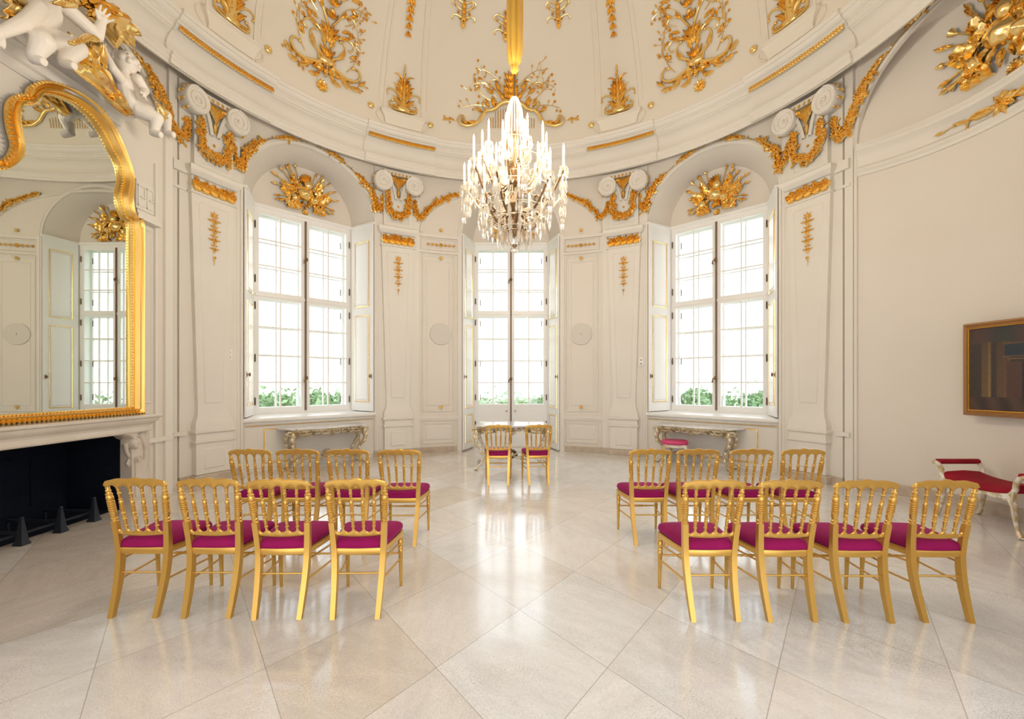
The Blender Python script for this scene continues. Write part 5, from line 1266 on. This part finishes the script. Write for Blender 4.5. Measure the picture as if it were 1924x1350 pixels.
putto('large white putto leaning over the mirror, arm raised, cut by the top edge', P3(98, -22), .14, P3(94, 0), P3(86, 22), P3(72, 44), P3(62, 64),
      [[P3(112, 18, .08), P3(152, 66, .16), P3(157, 44, .18)], [P3(58, 16, .08), P3(18, 44, .12), P3(-22, 62, .10)]],
      [[P3(56, 68, .05), P3(42, 78, .18), P3(34, 106, .14)], [P3(74, 70, .03), P3(112, 90, .16), P3(90, 114, .16)]], Vector((.7, .6, -.1)), 1.05)
def lerpn(P, n):
    seg = [(P[i + 1] - P[i]).length for i in range(len(P) - 1)]; T = sum(seg); out = []
    for k in range(n + 1):
        d = T*k/n; i = 0
        while i < len(seg) - 1 and d > seg[i]: d -= seg[i]; i += 1
        out.append(P[i].lerp(P[i + 1], min(1, d/max(seg[i], 1e-6))))
    return out
def cloth(A, B, nm, label, folds=5, amp=.035, dx=.0, n=40, mats='gold', root=None):
    A = lerpn([P3(*p) for p in A], n); B = lerpn([P3(*p) for p in B], n); rows = []
    for i in range(n + 1):
        row = []
        for j in range(19):
            t = j/18; p = A[i].lerp(B[i], t); p = p + Vector((dx + amp*sin(t*folds*2*pi + i*.13)*(.5 + .5*sin(pi*t)) + .05*sin(pi*t), 0, amp*.5*cos(t*folds*3 + i*.21))); row.append(tuple(p))
        rows.append(row)
    mb = MB(); mb.grid(rows); o = mb.build(nm, M[mats], None, 60); s_ = o.modifiers.new('solid', 'SOLIDIFY'); s_.thickness = .02
    return tag(o, label, 'drapery', 'gilt draperies above the mirror')
cloth([(128, 62), (150, 82), (178, 92), (196, 118), (210, 152), (225, 190), (240, 212)], [(118, 116), (135, 124), (158, 148), (185, 176), (205, 190), (222, 202), (236, 216)], 'gilt_drapery', 'broad gilt cloth hanging down between the two white putti')
cloth([(0, -20), (20, -10), (40, 0), (50, 20)], [(0, 36), (12, 44), (28, 52), (42, 48)], 'gilt_drapery', 'gilt cloth in the top corner of the picture behind the large putto', 4, .04)
cloth([(64, 78), (85, 68), (104, 62), (120, 72)], [(70, 84), (90, 84), (104, 74), (118, 80)], 'gilt_drapery', 'small gilt sash across the lap of the large putto', 3, .012, .30)
cloth([(262, 190), (275, 196), (284, 206)], [(266, 200), (272, 222), (280, 230)], 'gilt_drapery', 'small gilt sash over the knee of the seated putto', 3, .012, .17, 16)
cloth([(55, -10), (75, -4), (84, 2)], [(40, 4), (58, 10), (80, 12)], 'gilt_drapery', 'small gilt fold of cloth beside the neck of the large putto', 3, .02, .25, 16)
a, b_ = P3(176, 26, .0), P3(203, 66, .16); d = (b_ - a); ax = d.normalized(); s1 = ax.cross(Vector((1, 0, 0))).normalized(); s2 = ax.cross(s1)
mb = MB(); rows = []
for t, r in ((0, .03), (.15, .06), (.45, .11), (.8, .155), (1, .175), (1.02, .165), (.95, .145), (.5, .08), (.2, .03)):
    rows.append([tuple(a + d*t + (s1*cos(q) + s2*sin(q))*r*(1 + .05*cos(5*q))) for q in [2*pi*k/24 for k in range(24)]])
mb.grid(rows, True); tag(mb.build('gilt_horn', M['gold'], None, 60), 'open gilt horn of plenty beside the raised hand of the large putto', 'ornament')
g = MB(lambda u, v, w: Vector((XP + w + .02, u, v))); rr = random.Random(8)
for x, y, an in ((150, 20, .9), (165, 8, .7), (185, 12, .2), (200, 22, 0), (180, 30, .4), (170, -5, 1.0), (205, 40, -.3), (145, 5, 1.2), (212, 28, -.1), (160, 25, .6), (160, 66, -1.5), (168, 74, -1.2)):
    p = sidepx(XP, x, y)
    for k in range(3): g.leaf(p[0] + rr.uniform(-.05, .05), p[1] + rr.uniform(-.05, .05), an + rr.uniform(-.4, .4), .26, .10, .05, .03*k)
tag(g.build('gilt_plumes', M['gold'], None, 60), 'cluster of gilt feathers and leaves above the horn of plenty', 'ornament')
mb = MB(); pts = [(0, 262), (20, 268), (38, 278), (20, 276), (0, 272)]
A = [P3(*p) for p in pts]; mb.grid([[tuple(p + Vector((-.28, 0, 0))) for p in A], [tuple(p + Vector((-.20, 0, 0))) for p in A]], True, True)
tag(mb.build('stucco_scroll_tip', M['statue'], None, 30), 'white pointed stucco tip jutting over the left lobe of the mirror', 'ornament')

# ------------------------------------------------------------------ chandelier
CX = .04; root = thing('chandelier', 'great lit crystal chandelier hanging from a gold satin sleeve', 'chandelier', (CX, CY, 3.0)); O = Vector((CX, CY, 0))
mb = MB(); rows = []
for z, r in ((4.97, .012), (5.0, .03), (5.03, .045), (5.06, .03), (5.10, .055), (5.2, .075), (5.6, .08), (7, .085), (9, .08), (10.8, .08)):
    rows.append([tuple(O + Vector((r*(1 + .16*cos(7*a) + .1*cos(12*a + z))*cos(a), r*(1 + .16*cos(7*a) + .1*cos(12*a + z))*sin(a), z))) for a in [2*pi*k/48 for k in range(48)]])
mb.grid(rows, True); mb.build('satin_sleeve', M['satin'], root, 60)
mb = MB(); mb.tube([O + Vector((0, 0, 4.62)), O + Vector((0, 0, 5.1))], .012, 8); mb.build('rod', M['bronze'], root)
mb = MB(); mb.lathe([(.01, 3.02), (.03, 3.06), (.02, 3.10), (.05, 3.16), (.09, 3.24), (.06, 3.32), (.03, 3.36), (.05, 3.42), (.10, 3.50), (.07, 3.58), (.03, 3.64), (.028, 3.8), (.055, 3.86), (.06, 3.92), (.03, 3.98), (.025, 4.2), (.045, 4.26), (.02, 4.32), (.018, 4.66)], tuple(O), 18); mb.build('stem', M['bronze'], root, 50)
CUPS = []
for k in range(12): CUPS.append((2*pi*(k + .35)/12, .56, 3.84 if k % 2 else 3.67, 3.46))
for k in range(10): CUPS.append((2*pi*(k + .1)/10, .36, 4.08, 3.78))
for k in range(6): CUPS.append((2*pi*(k + .6)/6, .40, 3.52, 3.36))
for k in range(4): CUPS.append((2*pi*(k + .45)/4, .17, 4.14, 4.0))
def drop_mesh(L=.11, r=.0135):
    m = MB(); m.grid([[(q*r*cos(2*pi*k/6), q*r*sin(2*pi*k/6), z*L) for k in range(6)] for q, z in ((.05, 0), (.22, -.06), (.10, -.12), (.55, -.22), (1, -.62), (.75, -.86), (.05, -1))], True); return m
dm = drop_mesh(); proto = dm.build('pendant', M['crystal'], root, None, world=False); big = drop_mesh(.15, .026)
n_p = [0]; extra = MB(); first = [True]
def pendant(p, s1=1.0, near=True):
    if near and n_p[0] < 100:
        o = proto if first[0] else proto.copy()
        if not first[0]: COL.objects.link(o); o.parent = root
        first[0] = False; o.location = p - Vector(root.location); o.scale = (s1, s1, s1); n_p[0] += 1
    else:
        extra.m = ident; extra.grid([[(p.x + q*.0135*s1*cos(2*pi*k/5), p.y + q*.0135*s1*sin(2*pi*k/5), p.z + z*.11*s1) for k in range(5)] for q, z in ((.05, 0), (.2, -.08), (.55, -.22), (1, -.62), (.05, -1))], True)
for i, (a, r, zc, za) in enumerate(CUPS):
    e = Vector((cos(a), sin(a), 0)); c = O + e*r; c.z = zc; mb = MB(); pts = []
    for q in range(17):
        t = q/16; rr_ = .05 + (r - .05)*t; z = za + (zc - .03 - za)*t**3 - .11*sin(pi*min(1, t*1.15))*(1 if r > .3 else .3); pts.append(O + e*rr_ + Vector((0, 0, z)))
    mb.tube(pts, [.0125]*17, 7); s1 = []
    for q in range(12): t = q/11; an = -1.2 + t*5.2; rad = .055*(1 - .7*t); s1.append(O + e*(r*.62 + rad*cos(an)) + Vector((0, 0, pts[10].z - O.z + .05 + rad*sin(an))))
    mb.tube(s1, [.010]*12, 6); mb.build('arm', M['bronze'] if i % 3 else M['dull'], root, 60)
    mb = MB(); mb.lathe([(.006, -.02), (.022, -.015), (.045, .0), (.047, .004), (.018, .0), (.014, .02), (.016, .035), (.006, .035)], tuple(c), 12); cup = mb.build('candle_cup', M['crystal'], root, 50)
    mb = MB(); mb.lathe([(.011, .02), (.011, .20), (.004, .202)], tuple(c), 8); cn = mb.build('candle', M['wax'], root, 60)
    mb = MB(); mb.lathe([(.001, .198), (.0095, .212), (.0095, .222), (.004, .245), (.0005, .262)], tuple(c), 8); mb.build('flame', M['flame'], cn, 60)
    near = sin(a) < .35
    for k in range(6):
        b0 = 2*pi*k/6 + a; pendant(c + Vector((.045*cos(b0), .045*sin(b0), -.005)), 1.0, near and k % 2 == 0)
        if r > .5: pendant(c + Vector((.032*cos(b0 + .5), .032*sin(b0 + .5), -.13)), 1.25, near and k % 3 == 0); pendant(c + Vector((.018*cos(b0), .018*sin(b0), -.27)), 1.2, False)
        elif r > .3: pendant(c + Vector((.03*cos(b0), .03*sin(b0), -.12)), 1.1, False)
# strings of beads forming the crown, and the tiers of drops below
for k in range(20):
    a = 2*pi*k/20; e = Vector((cos(a), sin(a), 0))
    for q in range(26):
        t = q/25; r = .035 + .055*sin(min(1, t*2.2)*pi/2) + .05*max(0, t - .35)**1.5; z = 4.70 - .03*t - .42*t; z = 4.70 - .02*(1 - cos(min(1, t*3)*pi/2)) - .40*t
        extra.ball(O + e*r + Vector((0, 0, z)), .0085, 5, 3)
for rad, z, n, s1 in ((.10, 3.20, 10, 1.3), (.17, 3.34, 14, 1.4), (.26, 3.44, 16, 1.5), (.34, 3.50, 18, 1.3), (.22, 3.80, 14, 1.2), (.30, 3.98, 16, 1.1), (.13, 4.22, 12, 1.1), (.45, 3.62, 20, 1.2), (.40, 3.40, 20, 1.5), (.30, 3.30, 16, 1.6), (.19, 3.22, 12, 1.7)):
    hoop = MB(); hoop.tube([O + Vector((rad*cos(2*pi*k/40), rad*sin(2*pi*k/40), z + .01)) for k in range(41)], .004, 5); hoop.build('hoop', M['dull'], root, 60)
    for k in range(n): a = 2*pi*(k + .5*(n % 4 == 0))/n; pendant(O + Vector((rad*cos(a), rad*sin(a), z)), s1, sin(a) < 0)
extra.m = ident; eo = extra.build('crystal_beads', M['crystal'], root, None); eo['kind'] = 'stuff'
mb = MB(); mb.ball(O + Vector((0, 0, 3.0)), .038, 10, 8); mb.lathe([(.005, 3.03), (.03, 3.06), (.05, 3.12), (.03, 3.17), (.01, 3.2)], tuple(O), 8); mb.build('bottom_drop', M['crystal'], root, None)
LAMP = 36.0
for k in range(8):                       # the candles' own light
    a = 2*pi*(k + .5)/8; L = bpy.data.lights.new('candlelight', 'POINT'); L.energy = LAMP; L.color = (1.0, .88, .73); L.shadow_soft_size = .05
    lo = bpy.data.objects.new('candlelight', L); COL.objects.link(lo); r = .68 if k % 2 else .47; lo.location = O + Vector((r*cos(a), r*sin(a), 4.08 if k % 2 else 4.40)); lo['kind'] = 'helper'
